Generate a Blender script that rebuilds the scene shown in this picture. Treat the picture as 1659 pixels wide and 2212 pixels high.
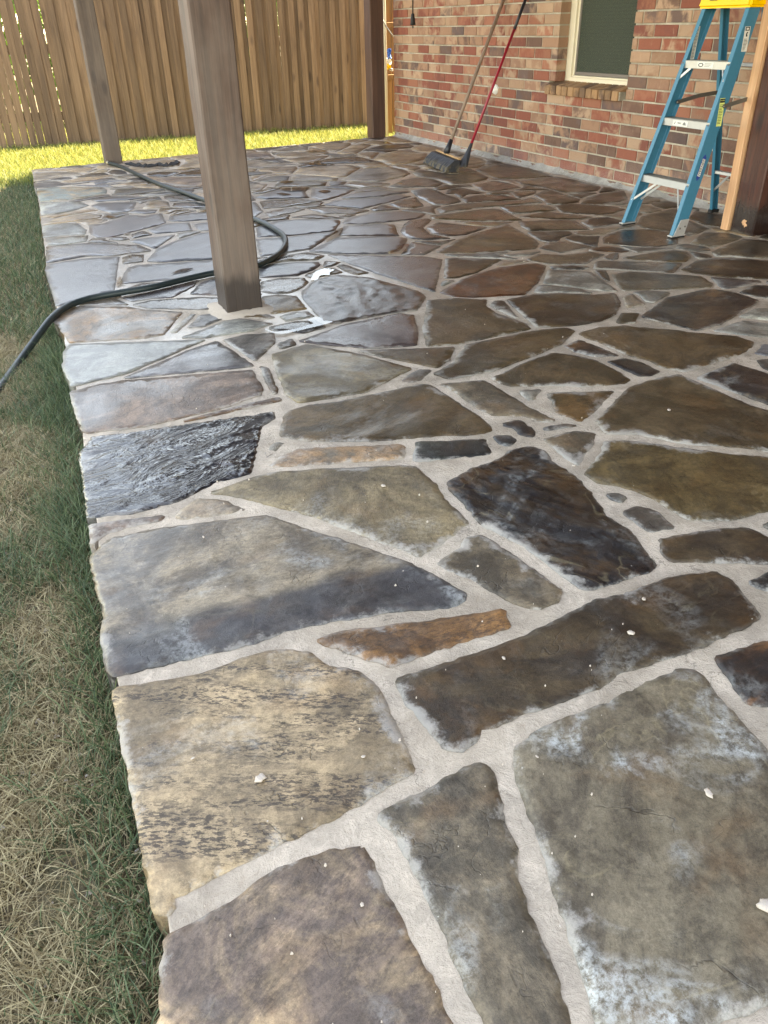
import bpy, bmesh, math, random
import numpy as np
from mathutils import Vector, Matrix
from mathutils.geometry import delaunay_2d_cdt
from bpy_extras.object_utils import world_to_camera_view

for o in list(bpy.data.objects):
    bpy.data.objects.remove(o)
SC = bpy.context.scene
COL = SC.collection
random.seed(11)
RNG = np.random.default_rng(11)

# ------------------------------------------------------------------ camera
CAMZ = 1.04
cam_d = bpy.data.cameras.new('camera')
cam_d.sensor_fit = 'HORIZONTAL'
cam_d.sensor_width = 36.0
cam_d.lens = 36.0 * 1700.0 / 1659.0
cam_d.clip_start = 0.02
cam_d.clip_end = 600.0
cam = bpy.data.objects.new('camera', cam_d)
COL.objects.link(cam)
_r, _u, _b = (0.90321, -0.42865, -0.02163), (0.24363, 0.47057, 0.84806), (-0.35334, -0.77125, 0.52946)
cam.matrix_world = Matrix(((_r[0], _u[0], _b[0], 0.0), (_r[1], _u[1], _b[1], 0.0),
                           (_r[2], _u[2], _b[2], CAMZ), (0, 0, 0, 1)))
SC.camera = cam
SC.render.resolution_x = 768
SC.render.resolution_y = 1024

# ------------------------------------------------------------------ sky, sun, exposure
SUN_EL = math.radians(66.0)
SUN_AZ = math.radians(72.0)          # clockwise from +Y (the far end), towards the house
w = bpy.data.worlds.new('World')
SC.world = w
w.use_nodes = True
wn = w.node_tree.nodes
wl = w.node_tree.links
sky = wn.new('ShaderNodeTexSky')
sky.sky_type = 'NISHITA'
sky.sun_disc = False
sky.sun_elevation = SUN_EL
sky.sun_rotation = SUN_AZ
sky.air_density = 1.0
sky.dust_density = 0.2
sky.ozone_density = 1.0
bg = wn['Background']
bg.inputs['Strength'].default_value = 0.15
hsv = wn.new('ShaderNodeHueSaturation')          # hazy summer sky, paler than clear air
hsv.inputs['Saturation'].default_value = 0.82
wl.new(sky.outputs['Color'], hsv.inputs['Color'])
wl.new(hsv.outputs['Color'], bg.inputs['Color'])

sun_d = bpy.data.lights.new('sun', 'SUN')
sun_d.energy = 5.0
sun_d.angle = math.radians(0.53)
sun_d.color = (1.0, 0.95, 0.86)
sun = bpy.data.objects.new('sun', sun_d)
COL.objects.link(sun)
_sd = Vector((math.sin(SUN_AZ) * math.cos(SUN_EL), math.cos(SUN_AZ) * math.cos(SUN_EL), math.sin(SUN_EL)))
sun.rotation_euler = _sd.to_track_quat('Z', 'Y').to_euler()
sun.location = (2, 6, 8)

SC.view_settings.view_transform = 'Standard'
SC.view_settings.look = 'None'
SC.view_settings.gamma = 1.0
SC.view_settings.exposure = 3.05
SC.view_settings.use_curve_mapping = False
SC.view_settings.use_white_balance = True
SC.view_settings.white_balance_temperature = 9300.0   # the phone balanced for open shade
SC.render.engine = 'CYCLES'
SC.cycles.max_bounces = 6
SC.cycles.diffuse_bounces = 3
SC.cycles.glossy_bounces = 3
SC.cycles.transparent_max_bounces = 12
SC.cycles.sample_clamp_indirect = 6.0
SC.cycles.use_denoising = True
SC.cycles.denoising_prefilter = 'NONE'          # keeps the fine stone grain


# ------------------------------------------------------------------ helpers
def srgb(r, g, b):
    def f(c):
        c = c / 255.0
        return c / 12.92 if c <= 0.04045 else ((c + 0.055) / 1.055) ** 2.4
    return (f(r), f(g), f(b))


def tag(o, label=None, cat=None, group=None, kind=None):
    if label:
        o['label'] = label
    if cat:
        o['category'] = cat
    if group:
        o['group'] = group
    if kind:
        o['kind'] = kind
    return o


def empty(name, loc=(0, 0, 0), rz=0.0):
    o = bpy.data.objects.new(name, None)
    o.empty_display_size = 0.1
    o.location = loc
    o.rotation_euler = (0, 0, rz)
    COL.objects.link(o)
    return o


def obj(name, me, mat=None, parent=None, loc=None):
    o = bpy.data.objects.new(name, me)
    if mat is not None and len(me.materials) == 0:
        me.materials.append(mat)
    COL.objects.link(o)
    if parent is not None:
        o.parent = parent
    if loc is not None:
        o.location = loc
    return o


def mesh(name, verts, faces, smooth=False):
    me = bpy.data.meshes.new(name)
    me.from_pydata([tuple(v) for v in verts], [], faces)
    me.update()
    if smooth:
        for p in me.polygons:
            p.use_smooth = True
    return me


class MB:
    """collects simple shapes into one mesh"""
    def __init__(self):
        self.v = []
        self.f = []
        self.sm = []

    def add(self, vs, fs, smooth=False):
        b = len(self.v)
        self.v += [tuple(v) for v in vs]
        self.f += [tuple(i + b for i in f) for f in fs]
        self.sm += [smooth] * len(fs)
        return self

    def box(self, x0, x1, y0, y1, z0, z1, m=None):
        vs = [Vector(p) for p in ((x0, y0, z0), (x1, y0, z0), (x1, y1, z0), (x0, y1, z0),
                                  (x0, y0, z1), (x1, y0, z1), (x1, y1, z1), (x0, y1, z1))]
        if m is not None:
            vs = [m @ v for v in vs]
        return self.add(vs, [(0, 3, 2, 1), (4, 5, 6, 7), (0, 1, 5, 4), (1, 2, 6, 5), (2, 3, 7, 6), (3, 0, 4, 7)])

    def bar(self, a, b, wx, wy, up=(0, 0, 1)):
        """rectangular bar between two points"""
        a = Vector(a)
        b = Vector(b)
        d = (b - a).normalized()
        s = d.cross(Vector(up))
        if s.length < 1e-4:
            s = d.cross(Vector((1, 0, 0)))
        s.normalize()
        t = s.cross(d).normalized()
        vs = []
        for p in (a, b):
            for i, j in ((-1, -1), (1, -1), (1, 1), (-1, 1)):
                vs.append(p + s * wx * 0.5 * i + t * wy * 0.5 * j)
        return self.add(vs, [(3, 2, 1, 0), (4, 5, 6, 7), (0, 1, 5, 4), (1, 2, 6, 5), (2, 3, 7, 6), (3, 0, 4, 7)])

    def tube(self, pts, r, n=12, cap=True):
        pts = [Vector(p) for p in pts]
        rr = r if isinstance(r, (list, tuple)) else [r] * len(pts)
        vs = []
        prev = None
        for i, p in enumerate(pts):
            d = (pts[min(i + 1, len(pts) - 1)] - pts[max(i - 1, 0)]).normalized()
            if prev is None:
                s = d.cross(Vector((0.31, 0.2, 0.93)))
                if s.length < 1e-3:
                    s = d.cross(Vector((1, 0, 0)))
            else:
                s = prev - d * prev.dot(d)
            s.normalize()
            prev = s
            t = d.cross(s)
            for k in range(n):
                a = 2 * math.pi * k / n
                vs.append(p + (s * math.cos(a) + t * math.sin(a)) * rr[i])
        fs = []
        for i in range(len(pts) - 1):
            for k in range(n):
                k2 = (k + 1) % n
                fs.append((i * n + k, i * n + k2, (i + 1) * n + k2, (i + 1) * n + k))
        if cap:
            fs.append(tuple(reversed(range(n))))
            fs.append(tuple(range((len(pts) - 1) * n, len(pts) * n)))
        return self.add(vs, fs, True)

    def prism(self, outline, axis_o, axis_u, axis_v, depth_vec):
        """extrude a 2-D outline"""
        o_ = Vector(axis_o)
        u = Vector(axis_u)
        v = Vector(axis_v)
        d = Vector(depth_vec)
        n = len(outline)
        vs = [o_ + u * a + v * b for a, b in outline] + [o_ + u * a + v * b + d for a, b in outline]
        fs = [tuple(range(n)), tuple(reversed(range(n, 2 * n)))]
        for i in range(n):
            j = (i + 1) % n
            fs.append((i, i + n, j + n, j))
        return self.add(vs, fs)

    def mesh(self, name, bevel=0.0, seg=1):
        me = bpy.data.meshes.new(name)
        me.from_pydata(self.v, [], self.f)
        for p, s in zip(me.polygons, self.sm):
            p.use_smooth = s
        bm = bmesh.new()
        bm.from_mesh(me)
        bmesh.ops.recalc_face_normals(bm, faces=bm.faces)
        if bevel > 0:
            es = [e for e in bm.edges if len(e.link_faces) == 2 and e.calc_face_angle(0) > 0.6]
            bmesh.ops.bevel(bm, geom=es, offset=bevel, segments=seg, affect='EDGES', clamp_overlap=True)
        bm.to_mesh(me)
        bm.free()
        me.update()
        return me

    def build(self, name, mat, parent=None, bevel=0.0, loc=None, seg=1):
        return obj(name, self.mesh(name, bevel, seg), mat, parent, loc)


def catmull(pts, n=8):
    pts = [Vector(p) for p in pts]
    out = []
    for i in range(len(pts) - 1):
        p0 = pts[max(i - 1, 0)]
        p1 = pts[i]
        p2 = pts[i + 1]
        p3 = pts[min(i + 2, len(pts) - 1)]
        for k in range(n):
            t = k / n
            out.append(0.5 * ((2 * p1) + (p2 - p0) * t + (2 * p0 - 5 * p1 + 4 * p2 - p3) * t * t
                              + (3 * p1 - p0 - 3 * p2 + p3) * t ** 3))
    out.append(pts[-1])
    return out


# numpy value noise
_H = np.random.default_rng(5).random((256, 256))


def vnoise(x, y):
    xi = np.floor(x).astype(int)
    yi = np.floor(y).astype(int)
    fx = x - xi
    fy = y - yi
    fx = fx * fx * fx * (fx * (fx * 6 - 15) + 10)
    fy = fy * fy * fy * (fy * (fy * 6 - 15) + 10)
    a = _H[xi % 256, yi % 256]
    b = _H[(xi + 1) % 256, yi % 256]
    c = _H[xi % 256, (yi + 1) % 256]
    d = _H[(xi + 1) % 256, (yi + 1) % 256]
    return (a * (1 - fx) + b * fx) * (1 - fy) + (c * (1 - fx) + d * fx) * fy


def fbm(x, y, oct=4, gain=0.5):
    s = 0
    a = 1.0
    t = 0
    for k in range(oct):
        s = s + a * vnoise(x * 2 ** k + 17.3 * k, y * 2 ** k + 9.1 * k)
        t += a
        a *= gain
    return s / t


# ------------------------------------------------------------------ node helper
class NT:
    def __init__(self, name):
        self.m = bpy.data.materials.new(name)
        self.m.use_nodes = True
        self.t = self.m.node_tree
        self.n = self.t.nodes
        self.l = self.t.links
        self.b = self.n['Principled BSDF']
        self.out = self.n['Material Output']

    def put(self, sock, val):
        if isinstance(val, bpy.types.NodeSocket):
            self.l.new(val, sock)
        else:
            try:
                sock.default_value = val
            except Exception:
                sock.default_value = (*val, 1.0) if len(val) == 3 else val

    def set(self, **kw):
        for k, v in kw.items():
            self.put(self.b.inputs[k.replace('_', ' ')], v)
        return self

    def math(self, op, a, b=None, c=None, clamp=False):
        n = self.n.new('ShaderNodeMath')
        n.operation = op
        n.use_clamp = clamp
        self.put(n.inputs[0], a)
        if b is not None:
            self.put(n.inputs[1], b)
        if c is not None:
            self.put(n.inputs[2], c)
        return n.outputs[0]

    def vmath(self, op, a, b=None):
        n = self.n.new('ShaderNodeVectorMath')
        n.operation = op
        self.put(n.inputs[0], a)
        if b is not None:
            self.put(n.inputs[1], b)
        return n.outputs[0]

    def mix(self, f, a, b, mode='MIX'):
        n = self.n.new('ShaderNodeMix')
        n.data_type = 'RGBA'
        n.blend_type = mode
        n.clamp_factor = True
        self.put(n.inputs[0], f)
        self.put(n.inputs[6], a)
        self.put(n.inputs[7], b)
        return n.outputs[2]

    def coord(self, kind='Object'):
        return self.n.new('ShaderNodeTexCoord').outputs[kind]

    def geo(self, kind):
        return self.n.new('ShaderNodeNewGeometry').outputs[kind]

    def info(self, kind='Random'):
        return self.n.new('ShaderNodeObjectInfo').outputs[kind]

    def attr(self, name, out='Color'):
        n = self.n.new('ShaderNodeAttribute')
        n.attribute_name = name
        return n.outputs[out]

    def mapping(self, v, scale=(1, 1, 1), rot=None, loc=None):
        n = self.n.new('ShaderNodeMapping')
        if rot is not None:           # rotate first, then stretch
            n.vector_type = 'TEXTURE'
            scale = tuple(1.0 / k for k in scale)
        self.put(n.inputs['Vector'], v)
        self.put(n.inputs['Scale'], scale)
        if rot is not None:
            self.put(n.inputs['Rotation'], rot)
        if loc is not None:
            self.put(n.inputs['Location'], loc)
        return n.outputs[0]

    def noise(self, v, scale, detail=4.0, rough=0.55, dist=0.0, out='Fac'):
        n = self.n.new('ShaderNodeTexNoise')
        self.put(n.inputs['Vector'], v)
        n.inputs['Scale'].default_value = scale
        n.inputs['Detail'].default_value = detail
        n.inputs['Roughness'].default_value = rough
        n.inputs['Distortion'].default_value = dist
        return n.outputs[out]

    def voronoi(self, v, scale, feature='F1', out='Distance'):
        n = self.n.new('ShaderNodeTexVoronoi')
        n.feature = feature
        self.put(n.inputs['Vector'], v)
        n.inputs['Scale'].default_value = scale
        return n.outputs[out]

    def ramp(self, f, lo, hi, a=0.0, b=1.0):
        n = self.n.new('ShaderNodeMapRange')
        n.interpolation_type = 'SMOOTHSTEP'
        self.put(n.inputs[0], f)
        self.put(n.inputs[1], lo)
        self.put(n.inputs[2], hi)
        self.put(n.inputs[3], a)
        self.put(n.inputs[4], b)
        return n.outputs[0]

    def bump(self, h, strength=0.3, dist=0.01, normal=None):
        n = self.n.new('ShaderNodeBump')
        self.put(n.inputs['Height'], h)
        self.put(n.inputs['Strength'], strength)
        n.inputs['Distance'].default_value = dist
        if normal is not None:
            self.put(n.inputs['Normal'], normal)
        return n.outputs[0]

    def comb(self, x, y, z):
        n = self.n.new('ShaderNodeCombineXYZ')
        self.put(n.inputs[0], x)
        self.put(n.inputs[1], y)
        self.put(n.inputs[2], z)
        return n.outputs[0]

    def sep(self, v, k):
        n = self.n.new('ShaderNodeSeparateXYZ')
        self.put(n.inputs[0], v)
        return n.outputs[k]

    def sepc(self, v, k):
        n = self.n.new('ShaderNodeSeparateColor')
        self.put(n.inputs[0], v)
        return n.outputs[k]


M = {}


def plain(name, col, rough=0.5, metal=0.0, var=0.12, scale=30.0, bump=0.0):
    t = NT(name)
    v = t.coord()
    n = t.noise(v, scale, 5)
    dk = tuple(c * (1 - var) for c in col)
    lt = tuple(min(1, c * (1 + var)) for c in col)
    t.set(Base_Color=t.mix(n, dk, lt), Roughness=t.math('ADD', rough - 0.08, t.math('MULTIPLY', n, 0.16)), Metallic=metal)
    if bump:
        t.set(Normal=t.bump(t.noise(v, scale * 4, 4), bump, 0.004))
    M[name] = t.m
    return t.m


def wood(name, ca, cb, cdark, rough=0.75, base_dark=False, fresh=False, vary=0.35, weather=0.0):
    t = NT(name)
    v = t.coord()
    rnd = t.info()
    off = t.comb(t.math('MULTIPLY', rnd, 31.0), t.math('MULTIPLY', rnd, 17.0), t.math('MULTIPLY', rnd, 53.0))
    p = t.vmath('ADD', v, off)
    g = t.noise(t.mapping(p, (55, 55, 2.2)), 1.0, 6, 0.6, 0.4)
    g2 = t.noise(t.mapping(p, (9, 9, 0.9)), 1.0, 4, 0.55, 0.8)
    kn = t.voronoi(t.mapping(p, (6, 6, 2.1)), 1.0)
    knot = t.ramp(kn, 0.05, 0.17, 1.0, 0.0)
    c = t.mix(t.ramp(g, 0.3, 0.7), ca, cb)
    c = t.mix(t.math('MULTIPLY', t.ramp(g2, 0.45, 0.75), 0.55), c, cdark)
    c = t.mix(t.math('MULTIPLY', knot, 0.75), c, cdark)
    val = t.math('ADD', 1.0 - vary * 0.5, t.math('MULTIPLY', rnd, vary))
    c = t.mix(1.0, c, t.comb(val, val, val), 'MULTIPLY')
    if weather:
        wz = t.noise(t.mapping(p, (3, 3, 1.5)), 1.0, 5, 0.6)
        c = t.mix(t.math('MULTIPLY', t.ramp(wz, 0.4, 0.7), weather), c, srgb(150, 140, 130))
    rg = rough
    if base_dark:
        z = t.sep(v, 2)
        e = t.math('ADD', z, t.math('MULTIPLY', t.math('SUBTRACT', t.noise(t.mapping(v, (26, 26, 5)), 1.0, 4), 0.5), 0.12))
        dk = t.ramp(e, 0.11, 0.18, 1.0, 0.0)
        c = t.mix(t.math('MULTIPLY', dk, 0.9), c, srgb(38, 27, 24))
        rg = t.math('SUBTRACT', rough, t.math('MULTIPLY', dk, 0.3))
    t.set(Base_Color=c, Roughness=rg, Normal=t.bump(t.math('ADD', g, t.math('MULTIPLY', g2, 0.5)), 0.5, 0.004))
    M[name] = t.m
    return t.m


# ------------------------------------------------------------------ materials: stone, mortar, bricks
def make_flagstone():
    t = NT('flagstone')
    v = t.coord()
    rnd = t.info()
    off = t.comb(t.math('MULTIPLY', rnd, 91.0), t.math('MULTIPLY', rnd, 37.0), t.math('MULTIPLY', rnd, 13.0))
    p = t.vmath('ADD', v, off)
    ang = t.comb(0.0, 0.0, t.attr('bed', 'Fac'))
    A = t.attr('tone_a')
    B = t.attr('tone_b')
    fx = t.attr('fx')
    fxa = t.attr('fx', 'Alpha')
    speck_k = t.sepc(fx, 0)
    bloom_k = t.sepc(fx, 1)
    dark_k = t.sepc(fx, 2)
    edge = t.attr('edge', 'Fac')
    hgt = t.attr('lift', 'Fac')
    wet = t.attr('wet', 'Fac')
    n1 = t.noise(p, 4.2, 9, 0.70, 0.9)
    st = t.noise(t.mapping(p, (6, 17, 8), ang), 1.0, 8, 0.72, 0.8)
    fine = t.noise(p, 80, 6, 0.8)
    grain = t.noise(p, 330, 3, 0.8)
    c = t.mix(t.ramp(n1, 0.41, 0.57), t.mix(1.0, A, (1.12, 1.10, 1.06, 1), 'MULTIPLY'), t.mix(1.0, B, (0.82, 0.81, 0.80, 1), 'MULTIPLY'))
    c = t.mix(t.math('MULTIPLY', t.ramp(st, 0.48, 0.66), 0.6), c, t.mix(0.5, B, (0.05, 0.04, 0.03, 1), 'MIX'))
    # iron staining
    ir = t.noise(p, 6.5, 5, 0.6, 0.5)
    c = t.mix(t.math('MULTIPLY', t.ramp(ir, 0.52, 0.70), 0.45), c, t.mix(0.55, A, srgb(128, 88, 48)))
    # dark plates
    dn = t.noise(t.mapping(p, (5, 13, 8), ang), 1.0, 6, 0.66, 0.6)
    c = t.mix(t.math('MULTIPLY', t.ramp(dn, 0.47, 0.56), dark_k), c, srgb(34, 36, 40))
    # mineral speckle in streaks
    sp = t.noise(t.mapping(p, (70, 190, 75), ang), 1.0, 4, 0.75)
    spm = t.noise(t.mapping(p, (2.5, 13, 5), ang), 1.0, 5, 0.65)
    spf = t.math('MULTIPLY', t.ramp(sp, 0.47, 0.56), t.ramp(spm, 0.42, 0.56))
    c = t.mix(t.math('MULTIPLY', t.math('MULTIPLY', spf, speck_k), 0.85), c, srgb(48, 40, 38))
    # veins and delamination lines
    vn = t.noise(p, 3.4, 4, 0.5, 0.9)
    ln = t.ramp(t.math('ABSOLUTE', t.math('SUBTRACT', vn, 0.52)), 0.0, 0.010, 1.0, 0.0)
    lm = t.ramp(t.noise(p, 5.0, 2), 0.47, 0.58)
    c = t.mix(t.math('MULTIPLY', t.math('MULTIPLY', ln, lm), t.math('MULTIPLY', fxa, 0.32)), c, srgb(165, 150, 118))
    # broken cleft ledges and cracks: ledge shade painted as thin dark lines along contours
    cn = t.noise(p, 3.7, 5, 0.56, 0.35)
    cf = t.math('ABSOLUTE', t.math('SUBTRACT', t.math('FRACT', t.math('MULTIPLY', cn, 9.0)), 0.5))
    cl = t.math('MULTIPLY', t.ramp(cf, 0.0, 0.055, 1.0, 0.0), t.ramp(t.noise(p, 6.3, 3), 0.50, 0.62))
    c = t.mix(t.math('MULTIPLY', cl, 0.42), c, srgb(44, 38, 32))
    # value mottling
    mid = t.noise(p, 15, 7, 0.75, 0.5)
    val = t.math('ADD', t.math('ADD', 0.36, t.math('MULTIPLY', t.ramp(mid, 0.28, 0.72), 0.50)), t.math('ADD', t.math('MULTIPLY', t.ramp(fine, 0.32, 0.68), 0.50), t.math('MULTIPLY', t.ramp(grain, 0.3, 0.7), 0.28)))
    c = t.mix(1.0, c, t.comb(val, val, val), 'MULTIPLY')
    # white mineral bloom
    bl = t.noise(p, 4.6, 4, 0.6, 0.9)
    blf = t.math('MULTIPLY', t.ramp(bl, 0.52, 0.70), t.math('MULTIPLY', bloom_k, t.math('MULTIPLY', t.ramp(fine, 0.36, 0.62), t.ramp(st, 0.30, 0.55))))
    c = t.mix(blf, c, srgb(196, 200, 198))
    # mortar haze smeared over the rim of the stone
    hz = t.math('SUBTRACT', 1.0, t.math('DIVIDE', edge, 0.052))
    hz = t.math('ADD', hz, t.math('MULTIPLY', t.math('SUBTRACT', t.noise(p, 24, 8, 0.75), 0.5), 2.6))
    hz = t.math('ADD', hz, t.math('MULTIPLY', t.math('SUBTRACT', t.noise(t.geo('Position'), 3.6, 3, 0.6), 0.56), 3.2))
    hzf = t.math('MULTIPLY', t.ramp(hz, 0.62, 1.12), 0.62)
    c = t.mix(hzf, c, srgb(186, 180, 172))
    # grit
    gr = t.voronoi(p, 55)
    grc = t.n.new('ShaderNodeTexVoronoi')
    t.put(grc.inputs['Vector'], p)
    grc.inputs['Scale'].default_value = 55
    gm = t.math('MULTIPLY', t.ramp(gr, 0.04, 0.10, 1.0, 0.0), t.ramp(t.sepc(grc.outputs['Color'], 0), 0.86, 0.90))
    gm = t.math('MULTIPLY', gm, t.ramp(t.noise(p, 7, 3), 0.50, 0.62))
    c = t.mix(t.math('MULTIPLY', gm, 0.85), c, srgb(206, 200, 188))
    # water film: patchy, more in the hollows
    wn_ = t.noise(t.geo('Position'), 3.1, 5, 0.6, 0.4)
    wf = t.math('ADD', wet, t.math('MULTIPLY', t.math('SUBTRACT', wn_, 0.5), 1.1))
    wf = t.math('SUBTRACT', wf, t.math('MULTIPLY', hgt, 0.25))
    film = t.ramp(wf, 0.35, 0.85)
    damp = t.ramp(wf, -0.05, 0.5)
    dv = t.math('SUBTRACT', 1.0, t.math('MULTIPLY', damp, 0.26))
    dv = t.math('SUBTRACT', dv, t.math('MULTIPLY', film, 0.26))
    c = t.mix(1.0, c, t.comb(dv, dv, dv), 'MULTIPLY')
    h = t.math('ADD', t.math('SUBTRACT', t.math('MULTIPLY', fine, 0.8), t.math('MULTIPLY', cl, 0.5)), t.math('ADD', t.math('MULTIPLY', st, 1.3), t.math('MULTIPLY', grain, 0.25)))
    nb = t.bump(h, 0.45, 0.005)
    facet = t.noise(t.mapping(p, (5, 11, 7), ang), 1.0, 4, 0.6, 1.4)
    plate = t.ramp(dark_k, 0.45, 0.68)
    hc = t.mix(plate, t.comb(t.math('ADD', st, t.math('MULTIPLY', mid, 0.7)), 0.0, 0.0), t.comb(t.math('MULTIPLY', facet, 4.0), 0.0, 0.0))
    nc = t.bump(t.sep(hc, 0), t.math('ADD', 0.28, t.math('MULTIPLY', plate, 0.22)), 0.007)
    rg = t.math('SUBTRACT', 0.62, t.math('MULTIPLY', damp, 0.22))
    rg = t.math('ADD', rg, t.math('MULTIPLY', t.math('ADD', hzf, blf), 0.25))
    t.set(Base_Color=c, Roughness=rg, Normal=nb, Coat_Weight=film,
          Coat_Roughness=t.math('MULTIPLY', t.math('SUBTRACT', 1.0, t.math('MULTIPLY', plate, 0.7)), t.math('ADD', t.math('MULTIPLY', t.ramp(wet, 0.6, 0.95), 0.20), t.math('ADD', 0.05, t.math('MULTIPLY', fine, 0.16)))), Coat_IOR=1.5, Coat_Normal=nc)
    t.put(t.b.inputs['Specular IOR Level'], t.math('SUBTRACT', 0.45, t.math('MULTIPLY', film, 0.33)))
    M['flagstone'] = t.m
    return t.m


def make_mortar(name, col, wetmap=True):
    t = NT(name)
    v = t.geo('Position')
    n = t.noise(v, 6, 7, 0.68)
    sm = t.noise(v, 21, 6, 0.7, 1.6)
    f = t.noise(v, 150, 4, 0.75)
    g = t.noise(v, 420, 2, 0.6)
    c = t.mix(t.ramp(n, 0.32, 0.68), tuple(k * 0.66 for k in col), tuple(min(1, k * 1.12) for k in col))
    c = t.mix(t.math('MULTIPLY', t.ramp(sm, 0.52, 0.68), 0.5), c, tuple(min(1, k * 1.30) for k in col))
    c = t.mix(t.math('MULTIPLY', t.ramp(sm, 0.44, 0.28), 0.45), c, (col[0] * .62, col[1] * .55, col[2] * .46))
    c = t.mix(t.math('MULTIPLY', t.ramp(f, 0.42, 0.72), 0.40), c, tuple(k * 0.60 for k in col))
    dpz = t.ramp(t.noise(v, 2.7, 5, 0.62, 0.5), 0.47, 0.60)
    c = t.mix(t.math('MULTIPLY', dpz, 0.38), c, (col[0] * .50, col[1] * .47, col[2] * .42))
    ck = t.noise(v, 4.5, 6, 0.62, 0.3)
    crack = t.math('MULTIPLY', t.ramp(t.math('ABSOLUTE', t.math('SUBTRACT', ck, 0.5)), 0.0, 0.006, 1.0, 0.0), t.ramp(t.noise(v, 3.3, 2), 0.5, 0.56))
    c = t.mix(t.math('MULTIPLY', crack, 0.6), c, srgb(84, 76, 68))
    rg = 0.85
    if wetmap:
        # the hosed-down middle and far part is still wet
        far = t.math('MULTIPLY', t.ramp(t.sep(v, 1), 2.2, 3.6), t.ramp(t.sep(v, 1), 8.0, 6.4))
        wf = t.math('MULTIPLY', t.ramp(t.noise(v, 2.3, 4, 0.6), 0.34, 0.56), far)
        dv = t.math('SUBTRACT', 1.0, t.math('MULTIPLY', wf, 0.30))
        c = t.mix(1.0, c, t.comb(dv, dv, dv), 'MULTIPLY')
        rg = t.math('SUBTRACT', 0.85, t.math('MULTIPLY', wf, 0.45))
        t.set(Coat_Weight=t.math('MULTIPLY', wf, 0.9), Coat_Roughness=0.22, Coat_IOR=1.5)
    t.set(Base_Color=c, Roughness=rg,
          Normal=t.bump(t.math('ADD', t.math('MULTIPLY', f, 0.5), t.math('ADD', t.math('MULTIPLY', sm, 1.4), t.math('MULTIPLY', g, 0.2))), 0.7, 0.007))
    M[name] = t.m
    return t.m


def make_brick():
    t = NT('brick')
    v = t.coord()
    rnd = t.info()
    p = t.vmath('ADD', v, t.comb(t.math('MULTIPLY', rnd, 71.0), t.math('MULTIPLY', rnd, 29.0), t.math('MULTIPLY', rnd, 47.0)))
    a = t.attr('tint')
    b = t.attr('tint2')
    n = t.noise(p, 9, 4, 0.55, 0.4)
    drag = t.noise(t.mapping(p, (60, 26, 9)), 1.0, 5, 0.65, 0.6)
    f = t.noise(p, 210, 4, 0.7)
    c = t.mix(t.ramp(n, 0.40, 0.60), a, b)
    c = t.mix(t.math('MULTIPLY', t.ramp(drag, 0.58, 0.72), 0.22), c, srgb(206, 174, 146))
    c = t.mix(t.math('MULTIPLY', t.ramp(drag, 0.42, 0.28), 0.22), c, srgb(92, 60, 50))
    val = t.math('ADD', 0.8, t.math('MULTIPLY', f, 0.4))
    c = t.mix(1.0, c, t.comb(val, val, val), 'MULTIPLY')
    # lime wash and damp splash near the paving
    z = t.sep(t.geo('Position'), 2)
    wz = t.math('ADD', z, t.math('MULTIPLY', t.math('SUBTRACT', t.noise(t.geo('Position'), 5, 5, 0.6), 0.5), 0.30))
    lw = t.math('MULTIPLY', t.ramp(wz, 0.04, 0.20, 1.0, 0.0), t.ramp(f, 0.35, 0.65))
    c = t.mix(t.math('MULTIPLY', lw, 0.22), c, srgb(190, 182, 176))
    t.set(Base_Color=c, Roughness=0.88,
          Normal=t.bump(t.math('ADD', t.math('MULTIPLY', f, 0.6), drag), 0.6, 0.005))
    M['brick'] = t.m
    return t.m


make_flagstone()
make_mortar('joint_mortar', srgb(192, 177, 160))
make_mortar('wall_mortar', srgb(188, 178, 160), False)
make_mortar('fillet_mortar', srgb(178, 174, 168), False)
make_brick()

# ================================================================== THE SETTING
GZ = -0.085                       # lawn level below the top of the paving


def edge_x(y):
    return np.interp(y, [-1.3, .57, .7, .89, 1.285, 1.85, 2.9, 4.256, 7.9, 8.6],
                     [-.16, -.06, -.035, -.02, -.02, .026, .10, .145, .38, .41])


def far_y(x):
    return 8.02 + .075 * x


def fence_y(x):
    return 10.22 - 0.095 * (x - 0.2)


# ---- ground: one sheet to the horizon
t = NT('soil')
v = t.geo('Position')
n = t.noise(v, 5, 7, 0.65)
f = t.noise(v, 60, 5, 0.7)
c = t.mix(t.ramp(n, 0.35, 0.65), srgb(88, 76, 58), srgb(118, 104, 80))
c = t.mix(t.math('MULTIPLY', t.ramp(t.noise(v, 9, 4), 0.45, 0.65), 0.5), c, srgb(78, 84, 56))
c = t.mix(t.math('MULTIPLY', t.ramp(t.noise(v, 26, 6, 0.75), 0.48, 0.60), 0.6), c, srgb(52, 44, 34))
c = t.mix(t.math('MULTIPLY', t.ramp(f, 0.5, 0.75), 0.6), c, srgb(150, 132, 98))
t.set(Base_Color=c, Roughness=0.95, Normal=t.bump(t.math('ADD', f, n), 0.8, 0.02))
M['soil'] = t.m


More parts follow.
